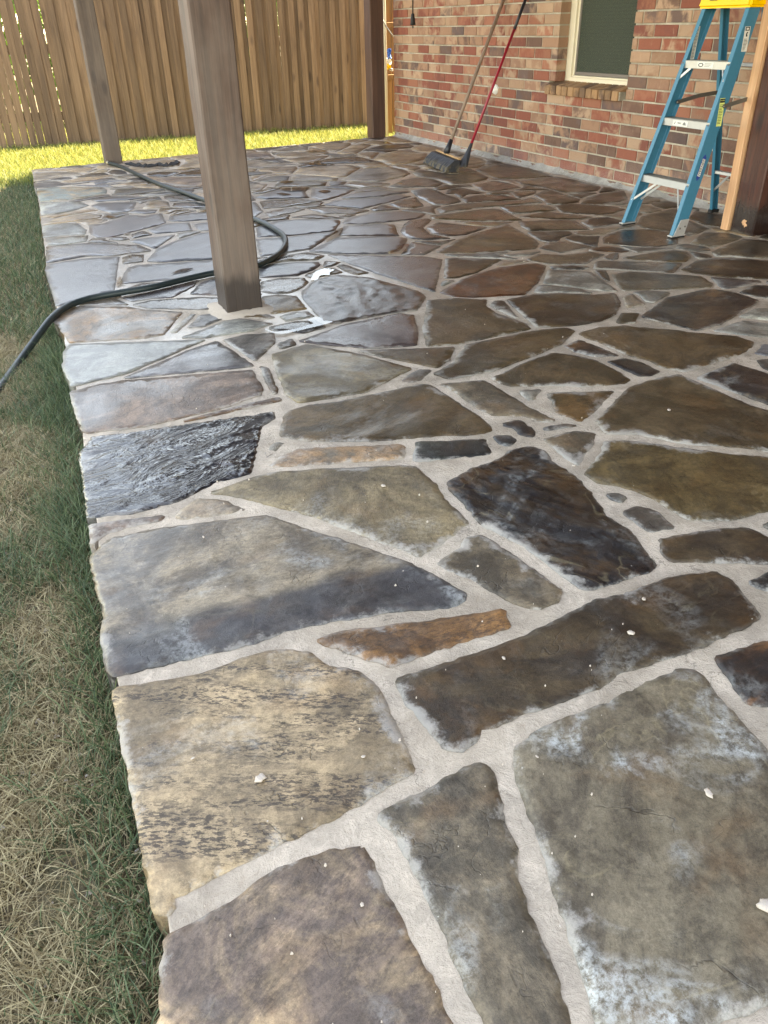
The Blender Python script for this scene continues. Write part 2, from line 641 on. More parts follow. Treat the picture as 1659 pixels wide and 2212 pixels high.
def lawn_ground():
    xs = np.concatenate([[-220, -80, -30, -10, -4], np.arange(-2, 5.6, 0.1), [8, 14, 30, 80, 220]])
    ys = np.concatenate([[-220, -80, -30, -10, -4], np.arange(-1.5, 11.2, 0.1), [14, 22, 40, 90, 300]])
    X, Y = np.meshgrid(xs, ys)
    Z = GZ + 0.03 * (fbm(X * 2.2 + 3, Y * 2.2 + 8, 3) - 0.5)
    inp = (X > edge_x(Y) - 0.02) & (Y < far_y(X) + .02)
    Z = np.where(inp, GZ - 0.03, Z)
    nx = len(xs)
    vs = np.stack([X.ravel(), Y.ravel(), Z.ravel()], 1)
    fs = [(j * nx + i, j * nx + i + 1, (j + 1) * nx + i + 1, (j + 1) * nx + i)
          for j in range(len(ys) - 1) for i in range(nx - 1)]
    o = obj('ground', mesh('ground', vs, fs, True), M['soil'])
    tag(o, kind='structure')


lawn_ground()

# ---- the patio: mortar bed and flagstones
patio = empty('patio', (0, 0, 0))
tag(patio, 'wet flagstone patio floor with pale mortar joints', kind='structure')


def mortar_bed():
    ys = np.concatenate([np.arange(-1.2, 2.6, 0.02), np.arange(2.6, 5, 0.04), np.arange(5, 8.0, 0.07), [8.0]])
    ns = 110
    vs = []
    for y in ys:
        xl = float(edge_x(y)) + 0.014 + 0.012 * (fbm(np.array([y * 9.0]), np.array([2.0]), 3)[0] - 0.5)
        xr = 4.05
        tt = np.linspace(0, 1, ns) ** 1.5
        x = xl + (xr - xl) * tt
        yy = y if y < 7.95 else None
        yv = np.full(ns, y) if yy is not None else far_y(x) - 0.015
        yv = np.minimum(yv, far_y(x) - 0.015)
        lv = np.interp(y, [1.6, 3.2], [-0.0046, -0.0020])
        z = lv + np.interp(y, [1.6, 3.2], [1.0, .4]) * 0.0040 * (fbm(x * 7, yv * 7, 4) - 0.5) + np.interp(y, [1.6, 3.2], [1.0, .3]) * 0.003 * (fbm(x * 40, yv * 40, 2) - 0.5)
        vs.append(np.stack([x, yv, z], 1))
    V = np.array(vs)
    r, c, _ = V.shape
    fs = [(j * c + i, j * c + i + 1, (j + 1) * c + i + 1, (j + 1) * c + i) for j in range(r - 1) for i in range(c - 1)]
    flat = V.reshape(-1, 3).tolist()
    # skirts on the open sides
    b = len(flat)
    left = [j * c for j in range(r)]
    for k in left:
        p = flat[k]
        flat.append([p[0] + 0.012, p[1], GZ - 0.05])
    for j in range(r - 1):
        fs.append((left[j], left[j + 1], b + j + 1, b + j))
    b2 = len(flat)
    top = [(r - 1) * c + i for i in range(c)]
    for k in top:
        p = flat[k]
        flat.append([p[0], p[1] - 0.01, GZ - 0.05])
    for i in range(c - 1):
        fs.append((top[i], top[i + 1], b2 + i + 1, b2 + i))
    me = mesh('mortar_bed', flat, fs, True)
    return obj('mortar_bed', me, M['joint_mortar'], patio)


mortar_bed()

# tone: colour a, colour b, speckle, bloom, dark plates, veins, relief in mm
TONE = {
    'tan': (srgb(180, 157, 122), srgb(156, 136, 106), .25, .25, .0, .3, 3),
    'tangrey': (srgb(166, 152, 128), srgb(142, 132, 114), .2, .35, .0, .3, 3),
    'tanspeck': (srgb(168, 150, 118), srgb(142, 126, 98), 1.0, .3, .0, .25, 5),
    'tanmauve': (srgb(176, 152, 118), srgb(130, 112, 96), .35, .3, .35, .5, 5),
    'tanrust': (srgb(160, 128, 92), srgb(134, 122, 102), .3, .35, .0, .4, 4),
    'tangreen': (srgb(160, 138, 104), srgb(140, 150, 136), .1, .3, .0, .2, 2),
    'tanblue': (srgb(136, 126, 110), srgb(112, 112, 112), .1, .3, .0, .2, 3),
    'tanolive': (srgb(122, 104, 74), srgb(98, 84, 62), .2, .2, .15, .4, 4),
    'olive': (srgb(95, 80, 57), srgb(77, 66, 46), .15, .12, .0, .35, 3),
    'olivebright': (srgb(104, 90, 60), srgb(84, 73, 49), .1, .2, .0, .6, 2),
    'olivesand': (srgb(134, 123, 95), srgb(108, 97, 73), .35, .3, .0, .15, 3),
    'olivedark': (srgb(86, 73, 53), srgb(66, 55, 42), .2, .25, .2, .4, 4),
    'olivemix': (srgb(100, 92, 72), srgb(78, 68, 50), .2, .8, .2, .2, 4),
    'greyolive': (srgb(114, 104, 85), srgb(90, 83, 68), .2, .35, .1, .4, 3),
    'grey': (srgb(112, 108, 98), srgb(90, 86, 78), .2, .3, .1, .3, 3),
    'greybloom': (srgb(126, 118, 98), srgb(104, 96, 80), .15, .95, .0, 1.0, 3),
    'bluegrey': (srgb(118, 118, 116), srgb(98, 97, 97), .1, .3, .1, .2, 3),
    'bluewet': (srgb(95, 97, 101), srgb(77, 79, 84), .1, .2, .1, .1, 3),
    'mauve': (srgb(146, 124, 104), srgb(118, 100, 84), .3, .25, .15, .2, 4),
    'mauvewet': (srgb(104, 92, 88), srgb(82, 72, 70), .2, .2, .1, .1, 3),
    'mauverough': (srgb(88, 74, 64), srgb(62, 52, 47), .3, .15, .4, .1, 7),
    'pale': (srgb(150, 150, 138), srgb(124, 124, 114), .1, .7, .0, .2, 2),
    'palegreen': (srgb(168, 170, 156), srgb(142, 143, 132), .1, .35, .0, .2, 2),
    'brown': (srgb(84, 68, 47), srgb(64, 51, 36), .2, .15, .1, .3, 3),
    'rust': (srgb(136, 102, 64), srgb(98, 74, 52), .7, .4, .2, .2, 5),
    'rustdark': (srgb(110, 80, 54), srgb(58, 52, 48), .3, .3, .6, .2, 5),
    'rustwet': (srgb(100, 62, 38), srgb(74, 52, 40), .3, .4, .3, .2, 4),
    'rustolive': (srgb(116, 88, 54), srgb(92, 78, 54), .3, .4, .1, .4, 3),
    'rustgrey': (srgb(98, 84, 74), srgb(76, 70, 68), .3, .3, .3, .2, 5),
    'bandmix': (srgb(158, 143, 122), srgb(120, 107, 92), .25, .65, .55, .3, 5),
    'slate': (srgb(44, 39, 34), srgb(71, 56, 39), .3, .45, .75, 1.0, 7),
    'dark': (srgb(62, 56, 50), srgb(46, 44, 42), .3, .35, .5, .3, 5),
    'darkgreen': (srgb(54, 56, 48), srgb(40, 42, 38), .3, .2, .5, .3, 3),
    'darkmix': (srgb(86, 76, 62), srgb(58, 54, 52), .3, .5, .5, .5, 6),
    'darkblue': (srgb(36, 38, 46), srgb(27, 29, 36), .3, .05, .7, .8, 7),
}

# direction of the bedding streaks where the photograph shows it
BED = {'tanspeck': -0.45, 'bandmix': -0.12, 'olivedark': -0.35, 'darkblue': 0.35, 'tanmauve': 0.5, 'rust': -0.1, 'greybloom': 0.9}

STONES = """tanmauve 2|-35,652 -82,477 261,311 262,687 265,681 221,694 134,706 67,681 -29,673
tanspeck 2|-20,1131 -33,714 -15,711 -9,732 257,754 396,775 425,975 409,1023 365,1060 342,1114 303,1144 246,1160 132,1153 -13,1187
greyolive 2|320,687 300,309 365,278 401,382 439,541 467,583 469,623 491,658 509,728 498,741 308,720
greybloom 2|540,683 420,313 482,283 626,265 736,278 890,404 939,551 972,742 947,759 780,753 777,750 646,753 569,740
rustdark 3|1021,721 997,647 1001,639 1106,581 1230,734 1035,754
olivedark 3|458,906 468,793 485,780 513,782 537,803 799,793 849,804 1029,793 1201,804 1239,914 1232,959 1126,988 1020,984 941,998 730,966 464,973
dark 3|1273,873 1306,834 1366,886 1332,904 1274,895
rust 3|384,1128 469,1012 582,1017 733,1007 749,1056 589,1096 419,1147 368,1145
bandmix 5|5,1657 2,1405 -13,1356 -20,1241 -13,1227 273,1196 343,1204 549,1159 649,1121 694,1120 709,1139 649,1303 423,1642 170,1703 54,1712
greyolive 3|706,1263 750,1176 789,1057 819,1030 864,1030 897,1057 873,1242 854,1318 820,1323 791,1295
slate 4|900,1537 886,1347 928,1224 937,1051 947,1037 986,1031 1100,1028 1134,1037 1179,1176 1172,1253 1208,1362 1225,1456 1222,1553 1241,1608 1220,1648 1155,1648 1101,1624 1001,1606 906,1572
olivesand 3|384,1772 534,1585 684,1312 729,1318 856,1386 858,1510 876,1593 869,1699 731,1764 506,1845 334,1817
tangrey 3|246,1721 286,1706 389,1693 388,1688 347,1762 295,1800 221,1739
mauve 3|19,1758 15,1713 58,1747 188,1746 194,1758 24,1800
darkblue 9|55,2215 25,1838 25,1842 126,1809 250,1817 353,1864 456,1871 571,2134 628,2176 638,2218 178,2286 98,2311
mauve 4|78,2590 80,2357 90,2340 248,2307 499,2325 644,2368 665,2401 684,2592 256,2708 172,2715 86,2693
rust 3|367,2282 691,2291 687,2317 571,2311
bluegrey 6|352,2708 703,2628 653,2944 548,2906 266,2736
palegreen 8|88,2954 92,2745 284,2778 617,2982 135,3188 107,3107
brown 3|698,2455 686,2353 703,2361 740,2582 722,2610
grey 4|709,2770 723,2671 852,2832 876,2927 774,2961 682,2942
grey 4|847,2746 912,2761 920,2821 909,2827 852,2794
olivesand 4|771,2580 725,2334 734,2257 741,2246 960,2222 1186,2334 1087,2541 948,2740 799,2702
olive 3|1125,2531 1273,2301 1345,2343 1423,2443 1097,2580
grey 3|1136,2228 1176,2234 1244,2294 1205,2315 1113,2253
olive 4|608,2046 658,1984 817,1898 1039,1825 1121,1785 1175,1783 1185,1807 1194,1872 1178,2181 1165,2197 835,2195 741,2215 677,2197 616,2081
pale 3|553,1994 514,1917 512,1931 603,1998 579,2018
tanrust 3|609,1844 864,1755 900,1814 893,1831 623,1942 562,1921 518,1878
darkgreen 4|886,1724 1086,1659 1102,1676 1127,1745 944,1822
dark 4|1153,1701 1165,1681 1206,1702 1205,1735 1162,1750
dark 4|1246,1772 1239,1726 1260,1698 1286,1719 1291,1807 1236,1814 1219,1808
greyolive 3|1271,1585 1269,1492 1394,1586 1433,1629 1394,1668 1282,1668
olivebright 3|1381,1523 1257,1446 1262,1390 1292,1362 1330,1298 1341,1147 1434,1101 1730,1087 1842,1218 1678,1354 1485,1548 1427,1572
grey 3|1237,1312 1249,1290 1275,1301 1267,1326 1240,1334
grey 3|1218,1230 1221,1152 1280,1140 1298,1208 1274,1249 1230,1252
olivedark 3|1183,1061 1183,1036 1363,933 1444,916 1484,951 1443,1003 1435,1057 1332,1091 1220,1110
olive 3|1889,1863 1752,1849 1493,1694 1464,1611 1542,1572 1626,1451 1714,1390 1872,1244 2042,1385 1980,1556 1967,1854
grey 3|1320,1714 1422,1696 1398,1723 1323,1727
rustolive 3|1438,1815 1424,1811 1447,1718 1519,1749 1682,1849 1483,1934
pale 3|1404,1947 1399,1905 1482,1973 1417,1991
greyolive 3|1227,2101 1225,1925 1239,1873 1313,1833 1347,1768 1382,1757 1365,1872 1358,2123 1212,2165
olive 3|1392,2097 1410,2046 1581,1957 1613,1928 1757,1882 1792,1899 1804,1985 1800,2103 1720,2224 1603,2202 1395,2127
olive 4|1264,2190 1425,2183 1691,2254 1800,2294 1925,2378 1916,2423 1759,2451 1485,2445 1336,2298 1237,2254
rustdark 3|1792,2204 1825,2125 1905,2094 1886,2292 1799,2265
dark 3|1838,1986 1844,1906 1877,1897 1930,1910 1929,1995 1908,2060 1835,2064
olive 3|1919,2294 1932,2214 1939,2075 1966,2000 1964,1933 2005,1867 2292,1898 2382,1934 2427,1965 2422,2034 2133,2335 2040,2368 1953,2355 1921,2345
darkmix 3|2011,1736 2038,1552 2096,1423 2317,1608 2233,1711 2206,1844 1999,1804
grey 3|2258,1758 2266,1726 2351,1812 2302,1825
bluegrey 3|2357,1846 2411,1817 2513,1906 2443,1927 2341,1877
pale 3|2493,1999 2580,1938 2695,2038 2637,2088 2585,2161 2400,2124
palegreen 3|2673,2121 2721,2070 2863,2193 2730,2235 2603,2197
darkmix 4|2287,2399 2268,2380 2339,2159 2476,2174 2792,2295 2830,2316 2830,2455 2800,2519 2758,2541 2530,2527
olive 3|2131,2374 2192,2348 2279,2428 2228,2456
pale 3|2453,2609 2423,2540 2438,2515 2584,2578 2584,2598 2518,2650 2462,2663
dark 3|2863,2386 2870,2360 2918,2270 3068,2402 3025,2461 2984,2476 2857,2437
bluegrey 3|2876,2592 2836,2516 2939,2498 3060,2509 3061,2534 2922,2666
greyolive 4|2509,2847 2441,2715 2460,2698 2796,2560 2845,2589 2886,2707 2669,2924 2565,2933
brown 4|2489,2904 2482,2855 2579,3010 2542,3036
pale 4|2250,2910 2361,2750 2410,2718 2495,3018 2353,3148 2202,2973
dark 4|2379,3160 2490,3083 2544,3083 2486,3161 2397,3198
grey 5|2559,3062 2830,2822 2979,2924 2670,3151 2627,3137
olivedark 4|2899,2839 2901,2783 2979,2648 3180,2487 3409,2689 3274,2853 3187,2919 3071,2914
olive 4|2852,3070 2984,2956 3020,2945 3105,3003 3151,3074 3128,3127 3049,3155 2800,3144
grey 4|3166,3161 3212,3057 3278,3043 3307,3087 3274,3203 3213,3206
grey 4|3120,2975 3126,2950 3189,2945 3204,2978 3179,3068
greyolive 3|3215,2938 3272,2906 3329,2843 3478,2757 3732,2981 3608,3127 3356,3049 3267,3011
greyolive 4|3302,3204 3341,3083 3578,3145 3638,3179 3635,3279 3545,3350
brown 5|2916,3433 2915,3444 3005,3302 3117,3236 3234,3232 3401,3418 3340,3553 3308,3579 3194,3630 3094,3599 2980,3523
rustdark 4|2752,3349 2867,3243 2916,3240 2914,3326 2884,3371 2793,3381
darkmix 4|2798,3559 2838,3405 3001,3586 2934,3604 2889,3661 2808,3637
greyolive 4|3340,3610 3425,3451 3746,3747 3886,3930 3540,3861 3354,3686
grey 4|3419,3328 3631,3411 3684,3614 3458,3446
brown 4|3742,3673 3691,3511 3727,3415 3971,3647 3912,3801
dark 5|3106,3822 3094,3759 3312,3773 3356,3814 3345,3939 3263,3967 3136,3919
olivemix 6|2769,3999 2751,3880 3050,3736 3122,3966 3044,4033 2828,4122
brown 5|3006,4125 3068,4048 3184,3976 3278,3998 3136,4261 2898,4224
brown 5|3205,4209 3233,4148 3343,4043 3451,4019 3590,4075 3571,4195 3409,4379 3279,4377
brown 4|3542,4283 3710,4281 3810,4313 3985,4559 3801,4557 3659,4522 3469,4357
brown 5|3550,5164 3597,5035 3609,4721 3673,4653 3847,4675 3945,4772 3971,5033 3940,5288 3793,5304 3574,5277
brown 5|3335,4595 3273,4449 3343,4405 3481,4412 3549,4485 3576,4831 3532,4860 3372,4750
brown 5|3248,4786 3243,4734 3409,4807 3481,4892 3299,4916
olive 6|2939,4439 2922,4321 3204,4272 3241,4390 3213,4475 2964,4550
brown 5|2851,4778 3217,4683 3199,4860 3123,4943 3048,4957 2893,4918
greyolive 6|2545,4576 2850,4590 3276,4518 3314,4696 3196,4651 2832,4756 2717,4760 2588,4706
olivebright 6|2421,4453 2667,4229 2865,4139 2910,4483 2864,4537 2453,4533
rustgrey 6|2240,4116 2280,4007 2381,3991 2581,4082 2401,4346 2280,4264
tanolive 5|2056,3727 2063,3698 2186,3626 2424,3547 2532,3530 2609,3608 2641,3676 2725,4087 2442,3985 2277,3896
grey 5|2558,3520 2605,3387 2809,3408 2763,3571 2668,3593
greyolive 5|2392,3303 2415,3240 2559,3143 2766,3250 2739,3326 2584,3339 2485,3417 2375,3364
pale 4|2335,3458 2451,3431 2523,3465 2322,3499
olivedark 5|1895,3358 1850,3273 1889,3251 2023,3282 2256,3426 2079,3561 2029,3583
rustwet 5|1736,3004 1807,2948 2025,2875 2178,2996 2379,3216 2364,3276 2179,3302 1992,3246 1892,3203 1719,3080
tangrey 5|2207,3323 2359,3330 2320,3368 2248,3379 2174,3339
bluegrey 7|1547,3827 1607,3487 1701,3109 1997,3579 1948,3671 1531,3963
pale 4|1778,3175 1780,3170 1860,3212 1828,3233 1804,3223
olive 4|1415,2667 1344,2504 1462,2471 1788,2483 1806,2536 1775,2711 1788,2820 1835,2887 1740,2964 1615,3005
olivedark 4|1809,2752 1818,2615 1890,2841 1860,2849 1816,2815
olivedark 4|1894,2759 1822,2483 1989,2429 2097,2430 2191,2464 2309,2575 2375,2695 2281,2716 2150,2814 2054,2845 1918,2840
tangrey 3|2295,2513 2384,2509 2433,2648 2383,2633
mauvewet 7|996,2723 1149,2587 1310,2538 1377,2647 1462,2854 1425,2900 1168,2881 939,2791
mauverough 8|1147,3314 1111,2962 1137,2921 1379,2930 1508,2910 1621,3053 1636,3107 1615,3218 1536,3456 1427,3580 1321,3554 1258,3497 1179,3401
palegreen 5|974,3043 1093,3047 1097,3116 1034,3134 971,3107
dark 7|894,2943 939,2921 984,2866 1087,2894 1077,2989 1006,3017 886,3001
palegreen 6|628,3006 813,3002 911,3041 814,3165 748,3164 544,3053
tanrust 5|114,3538 142,3212 411,3126 486,3130 615,3373 476,3493 425,3567 212,3689 183,3673
pale 4|535,3126 661,3319 647,3325 520,3139
grey 5|650,3139 790,3234 752,3291 675,3291 596,3163
bluewet 8|164,4408 146,3738 410,3857 537,4500 385,4551 252,4544 181,4521
grey 6|536,4336 630,4327 665,4475 605,4510 558,4468
bluewet 8|462,3961 789,3892 876,3908 952,3945 987,4157 589,4267 539,4235
bluegrey 7|442,3772 693,3832 729,3865 545,3916 449,3844
mauvewet 7|458,3643 545,3641 630,3611 749,3736 803,3833 471,3718 428,3716
rustgrey 6|719,3623 841,3525 910,3772 860,3811 806,3778 718,3631
greyolive 7|505,3502 697,3375 788,3341 829,3490 735,3557 525,3611 448,3586
olive 7|1065,3429 1123,3415 1202,3469 1253,3538 1261,3612 1167,3666 1062,3646 1013,3496
bluewet 8|1172,3692 1247,3671 1359,3732 1414,3794 1431,3854 1338,3908 1220,3925 1137,3901 1078,3723
grey 6|1465,3748 1529,3793 1472,3852 1417,3742
olive 5|1487,3638 1509,3539 1569,3537 1523,3754 1486,3728
greyolive 7|1202,3957 1310,3948 1444,3895 1504,3956 1449,4070 1351,4057 1173,3967
bluewet 8|1556,3978 1810,3816 1884,3842 1941,3905 2052,4079 1992,4167 1722,4295 1471,4084
bluewet 9|1211,4118 1489,4128 1784,4442 1437,4453 1307,4503
mauvewet 8|1801,4303 2041,4167 2144,4430 2087,4484 1869,4553 1877,4558 1754,4340
rustgrey 7|2072,4112 2080,4055 2140,3988 2264,3957 2211,4114 2255,4276 2395,4430 2391,4480 2288,4486 2208,4412 2097,4239
bluegrey 7|1964,3708 2123,3825 2041,3985 1865,3767
grey 6|2139,3854 2278,3926 2194,3925 2062,4003
mauvewet 8|1990,4541 2277,4511 2365,4523 2451,4615 2346,4765 2183,4812 1988,4751 1889,4619
bluewet 9|1401,4786 1334,4552 1500,4494 1771,4469 1899,4684 1906,4746 1727,4871 1555,4904
brown 6|1816,4841 1961,4766 1827,4984 1682,4961
olive 6|1905,4941 1896,4956 2080,4845 2192,4893 2089,5049 1965,5163 1866,5163
bluewet 9|2094,5095 2183,4969 2634,5173 2587,5287 2439,5241 2271,5301 2128,5315 2011,5231
brown 7|2214,4850 2374,4824 2347,5014 2216,4931
olivedark 6|2394,4866 2466,4800 2557,4833 2649,5132 2509,5087 2391,4997
greyolive 6|1620,5322 1731,5289 2041,5355 1927,5522 1744,5570 1668,5559
bluewet 9|1737,5625 2007,5518 2061,5742 2145,5873 2003,5938 1845,5863 1687,5730
rustgrey 8|2036,5526 2058,5375 2099,5379 2260,5481 2408,5628 2166,5860
bluegrey 8|2710,5375 2568,5469 2382,5492 2244,5441 2203,5381 2306,5313 2479,5281 2542,5312 2697,5315
grey 5|2676,5165 2636,4829 2707,4785 2833,4826 2879,4960 2864,5100 2895,5277 2871,5391 2742,5365
greyolive 5|1940,6050 2104,5941 2279,5894 2364,6060 2040,6264
bluegrey 5|2319,5883 2419,5871 2489,5973 2384,6041
tangrey 5|2479,5668 2614,5640 2734,5698 2676,5790 2513,5923 2430,5846
grey 5|2719,5508 2956,5405 3071,5501 3089,5694 3009,5837 2882,5790 2659,5578
greyolive 4|1990,6288 2121,6286 2202,6462 2131,6537 2000,6498 1892,6365
tangrey 4|2253,6163 2433,6047 2494,6152 2380,6352 2238,6480 2147,6257
tan 4|2422,6337 2508,6183 2580,6199 2852,6529 2831,6713 2597,6796 2422,6802 2271,6546
tangrey 4|2532,5943 2700,5834 2933,5910 3072,6041 3102,6217 3073,6408 2937,6462 2767,6361 2489,6065
tan 4|2078,6805 2260,6579 2400,6825 2412,6910 2159,6972 2085,6898
tan 4|1913,6443 2048,6588 2216,6536 2106,6664 1941,6628 1877,6399
tangrey 4|1972,7048 2110,6988 2365,7012 2487,6946 2191,7455 1967,7639 1843,7227
tan 5|2496,7128 2596,7060 2779,7184 2899,7337 2683,7391 2462,7354
dark 7|2627,6948 2925,6793 3120,6758 3078,7166 2792,7159 2630,7025
tan 4|2494,7466 2646,7416 2830,7442 2970,7518 2839,7682 2623,7746 2505,7672
tanmauve 4|2149,7640 2346,7556 2414,7471 2498,7936 2335,7980 2106,8178 1982,7772
tangrey 4|2572,7849 2862,7826 2956,8043 2813,8095 2561,7977
tan 4|3009,7822 3046,7562 3144,7635 3352,7897 3407,8046 3163,8155 2980,8047
tan 4|3047,7337 3149,7312 3518,7768 3495,7907 3342,7841 3034,7452
tan 4|3126,7096 3141,6931 3359,7237 3291,7363 3147,7279
tan 4|3157,6717 3126,6542 3283,6509 3525,6653 3690,6926 3441,7133 3340,7165 3142,6870
brown 4|3489,7395 3724,7336 3834,7459 3868,7663 3619,7682 3345,7517
tan 4|3565,7711 3726,7707 3762,7901 3697,8095 3502,8005
tan 4|3787,7782 3947,7700 3985,7880 3958,8087 3782,8075
tan 4|3688,7131 3834,6891 3985,7162 3985,7486 3925,7516 3736,7309
tan 4|3653,6162 3784,6147 3880,6218 3941,6373 3962,6661 3648,6422
tanolive 4|3539,5667 3519,5474 3632,5360 3936,5316 3985,5624 3985,5871 3958,6053 3770,6034 3593,5883
tanolive 4|3507,5633 3535,5787 3321,5824 3220,6154 3105,6067 3061,5900 3116,5691 3096,5409 3273,5418 3425,5471 3484,5538
mauve 5|3170,5095 3203,5026 3463,5057 3484,5225 3456,5390 3236,5347
brown 5|2895,5135 2938,5088 2907,4946 2995,5031 3130,5010 3098,5269 2987,5257
tangrey 3|348,7397 406,7388 558,7519 734,7498 712,7651 502,7827 379,7884
tan 3|628,7156 803,7194 950,7272 948,7361 669,7352 542,7225
grey 3|418,7013 737,7071 550,7122 495,7289 339,7271 324,7037
tan 3|936,7548 985,7694 896,7716 803,7558
bluegrey 4|766,6935 1012,6973 997,7028 898,7063 767,7035
tangreen 3|316,6641 314,6412 426,6363 766,6477 804,6640 774,6777 574,6940 434,6989 335,6959
tan 4|959,6730 1116,6716 1182,6811 1026,6882 871,6832
greyolive 5|928,6332 1180,6346 1181,6426 1013,6592 869,6602 803,6396
grey 6|1013,6228 1138,6177 1271,6194 1161,6292 977,6311
bluewet 8|671,6184 884,6128 1027,6168 795,6334 646,6278
palegreen 4|295,6208 275,5913 361,5903 479,5950 598,6076 557,6240 306,6382
tan 3|345,5774 397,5811 625,5867 575,5932 253,5851
tan 4|339,5576 593,5610 626,5682 558,5794 485,5799 347,5713 249,5587
bluewet 8|650,5861 702,5709 792,5708 849,5799 902,6005 684,6136 610,6050
tan 5|951,5742 1078,5731 1106,5894 1077,5991 995,5987 908,5752
bluegrey 6|1180,5608 1319,5541 1334,5596 1276,5807 1137,5844 1101,5715
mauvewet 8|483,5133 509,5028 585,5004 864,5161 943,5228 979,5529 867,5504 787,5593 598,5418 508,5402
palegreen 5|221,5196 331,5204 446,5151 470,5280 448,5500 361,5552 250,5525
palegreen 5|226,4986 310,4952 426,4969 460,5121 236,5172
bluewet 8|886,5581 944,5576 980,5674 856,5729 795,5674
tan 6|1076,5442 1201,5495 1177,5527 1083,5523 1019,5432
bluewet 8|1067,5203 1226,5172 1283,5389 1148,5427 1018,5403 971,5270
bluewet 9|829,4952 1037,4916 1071,5148 942,5188 801,5078
bluewet 9|1081,4892 1156,4847 1213,5088 1114,5089 1082,5049
grey 7|606,4879 661,4885 649,4946 605,4982 556,4952
bluegrey 7|684,4900 804,4941 769,5063 698,5007
tanblue 7|179,4554 376,4603 515,4536 708,4535 719,4566 679,4712 431,4909 215,4941
bluewet 8|728,4660 749,4587 915,4852 706,4856 655,4828
bluewet 9|712,4269 991,4183 1157,4821 1059,4810 897,4707 756,4557 654,4320
tan 3|1107,7427 1145,7215 1454,7445 1338,7527 1174,7694 1087,7577
tan 3|1592,7352 1760,7305 1916,7941 1702,7912 1665,7670 1512,7403 1470,7452
dark 6|1484,6943 1643,6882 1724,7192 1661,7198 1491,7139 1390,7006
tanmauve 4|1229,6754 1314,6528 1467,6398 1569,6515 1628,6779 1351,6961 1287,6973 1176,7150
tan 3|1183,7765 1384,7523 1551,7515 1620,7762 1589,7948 1143,7952
grey 5|1566,6173 1606,6317 1524,6346 1404,6287
tan 5|1344,5945 1377,5829 1493,5756 1577,6053 1465,6154 1339,6117
bluewet 7|1274,6254 1321,6133 1381,6278 1220,6387
tan 3|511,7851 720,7785 844,7797 894,7888 517,7952 385,7929
bluewet 8|1663,5678 1709,6000 1607,6008 1514,5736 1368,5717 1369,5721 1551,5613 1652,5629
tan 5|1922,6186 1921,6211 1882,6254 1624,6436 1637,6273 1562,6104 1580,6086 1785,5993 1818,6006
bluewet 8|1379,5070 1466,5084 1578,5222 1629,5569 1383,5625 1282,5254
greyolive 7|1568,5044 1719,5080 1842,5151 1807,5233 1740,5248 1583,5189
olive 5|2000,4781 2065,4822 2024,4847 1953,4829
grey 5|2723,3137 2773,3149 2838,3235 2799,3238 2726,3197
tanolive 5|955,3164 1102,3158 1125,3350 1068,3401 994,3420 935,3237
olive 3|3328,348 3276,487 3244,544 3105,694 3084,689 2969,592 2908,531 2785,355 2810,295 2985,184 3058,153 3122,180 3263,275
olivedark 3|3306,1553 3236,1677 3138,1791 3106,1811 3006,1802 2966,1774 2877,1632 2877,1581 2919,1517 2943,1463 3021,1331 3094,1227 3199,1264 3261,1349 3307,1528
tangrey 2|1353,-595 1344,-517 1238,-426 1180,-392 1024,-326 972,-395 901,-526 871,-591 875,-697 899,-726 975,-788 1117,-867 1207,-893 1275,-818 1356,-674
dark 3|3224,-653 3247,-561 3188,-486 3121,-438 2893,-465 2759,-516 2674,-559 2628,-655 2665,-733 2884,-879 3021,-857 3158,-799 3196,-733
tangrey 3|1126,403 1085,486 1019,572 986,558 947,451 944,407 868,315 976,196 1061,138 1143,256 1138,241 1143,345
tangrey 3|2577,-517 2459,-295 2364,-260 2165,-287 1992,-282 1867,-293 1834,-625 1833,-761 1905,-859 2166,-873 2310,-896 2406,-876 2517,-770 2590,-655
rustdark 3|1842,-1043 1876,-921 1832,-825 1534,-773 1419,-714 1351,-774 1288,-871 1252,-1042 1258,-1166 1424,-1345 1511,-1345 1821,-1164
olive 3|2250,954 2210,1021 2192,1043 2129,1067 2042,1078 1968,1067 1933,951 1927,787 2047,744 2213,726 2252,804 2271,911
dark 3|2851,-1044 2865,-924 2815,-880 2597,-757 2462,-877 2411,-948 2416,-1043 2455,-1181 2502,-1252 2779,-1254 2842,-1093
bluegrey 3|3675,585 3666,725 3644,786 3588,862 3420,815 3227,738 3171,694 3265,587 3381,377 3403,355 3495,340 3575,342 3667,365 3701,428 3679,525
dark 3|3692,1856 3686,1919 3489,2143 3422,2150 3293,2022 3166,1857 3186,1791 3282,1671 3328,1589 3412,1595 3658,1680 3686,1757
dark 3|3980,1445 3984,1539 3725,1656 3684,1652 3368,1545 3326,1461 3310,1325 3526,1244 3604,1251 3773,1313 3975,1353
olivedark 3|1925,114 1850,195 1688,324 1575,398 1610,394 1468,337 1410,281 1311,129 1485,-74 1546,-105 1701,-115 1795,-139 1912,71
rustdark 3|1330,545 1285,616 1234,660 1185,618 1151,561 1103,538 1140,468 1155,452 1233,166 1399,326 1381,454
olivedark 2|972,-279 971,-214 945,-113 926,-81 840,-80 650,-115 587,-144 532,-192 546,-285 632,-378 721,-453 778,-495 853,-527 931,-390
olivedark 4|2441,7370 2512,7414 2458,7468 2413,7443 2346,7480 2271,7404 2270,7374 2384,7178 2467,7135 2432,7329
grey 3|3054,755 2967,870 2743,941 2607,1030 2533,1031 2316,858 2268,740 2261,645 2615,414 2740,362 2811,484 2965,645
tan 2|495,-240 489,-112 230,-25 166,17 86,25 -81,-24 -96,-110 -100,-245 -115,-310 -103,-372 86,-488 195,-579 283,-553
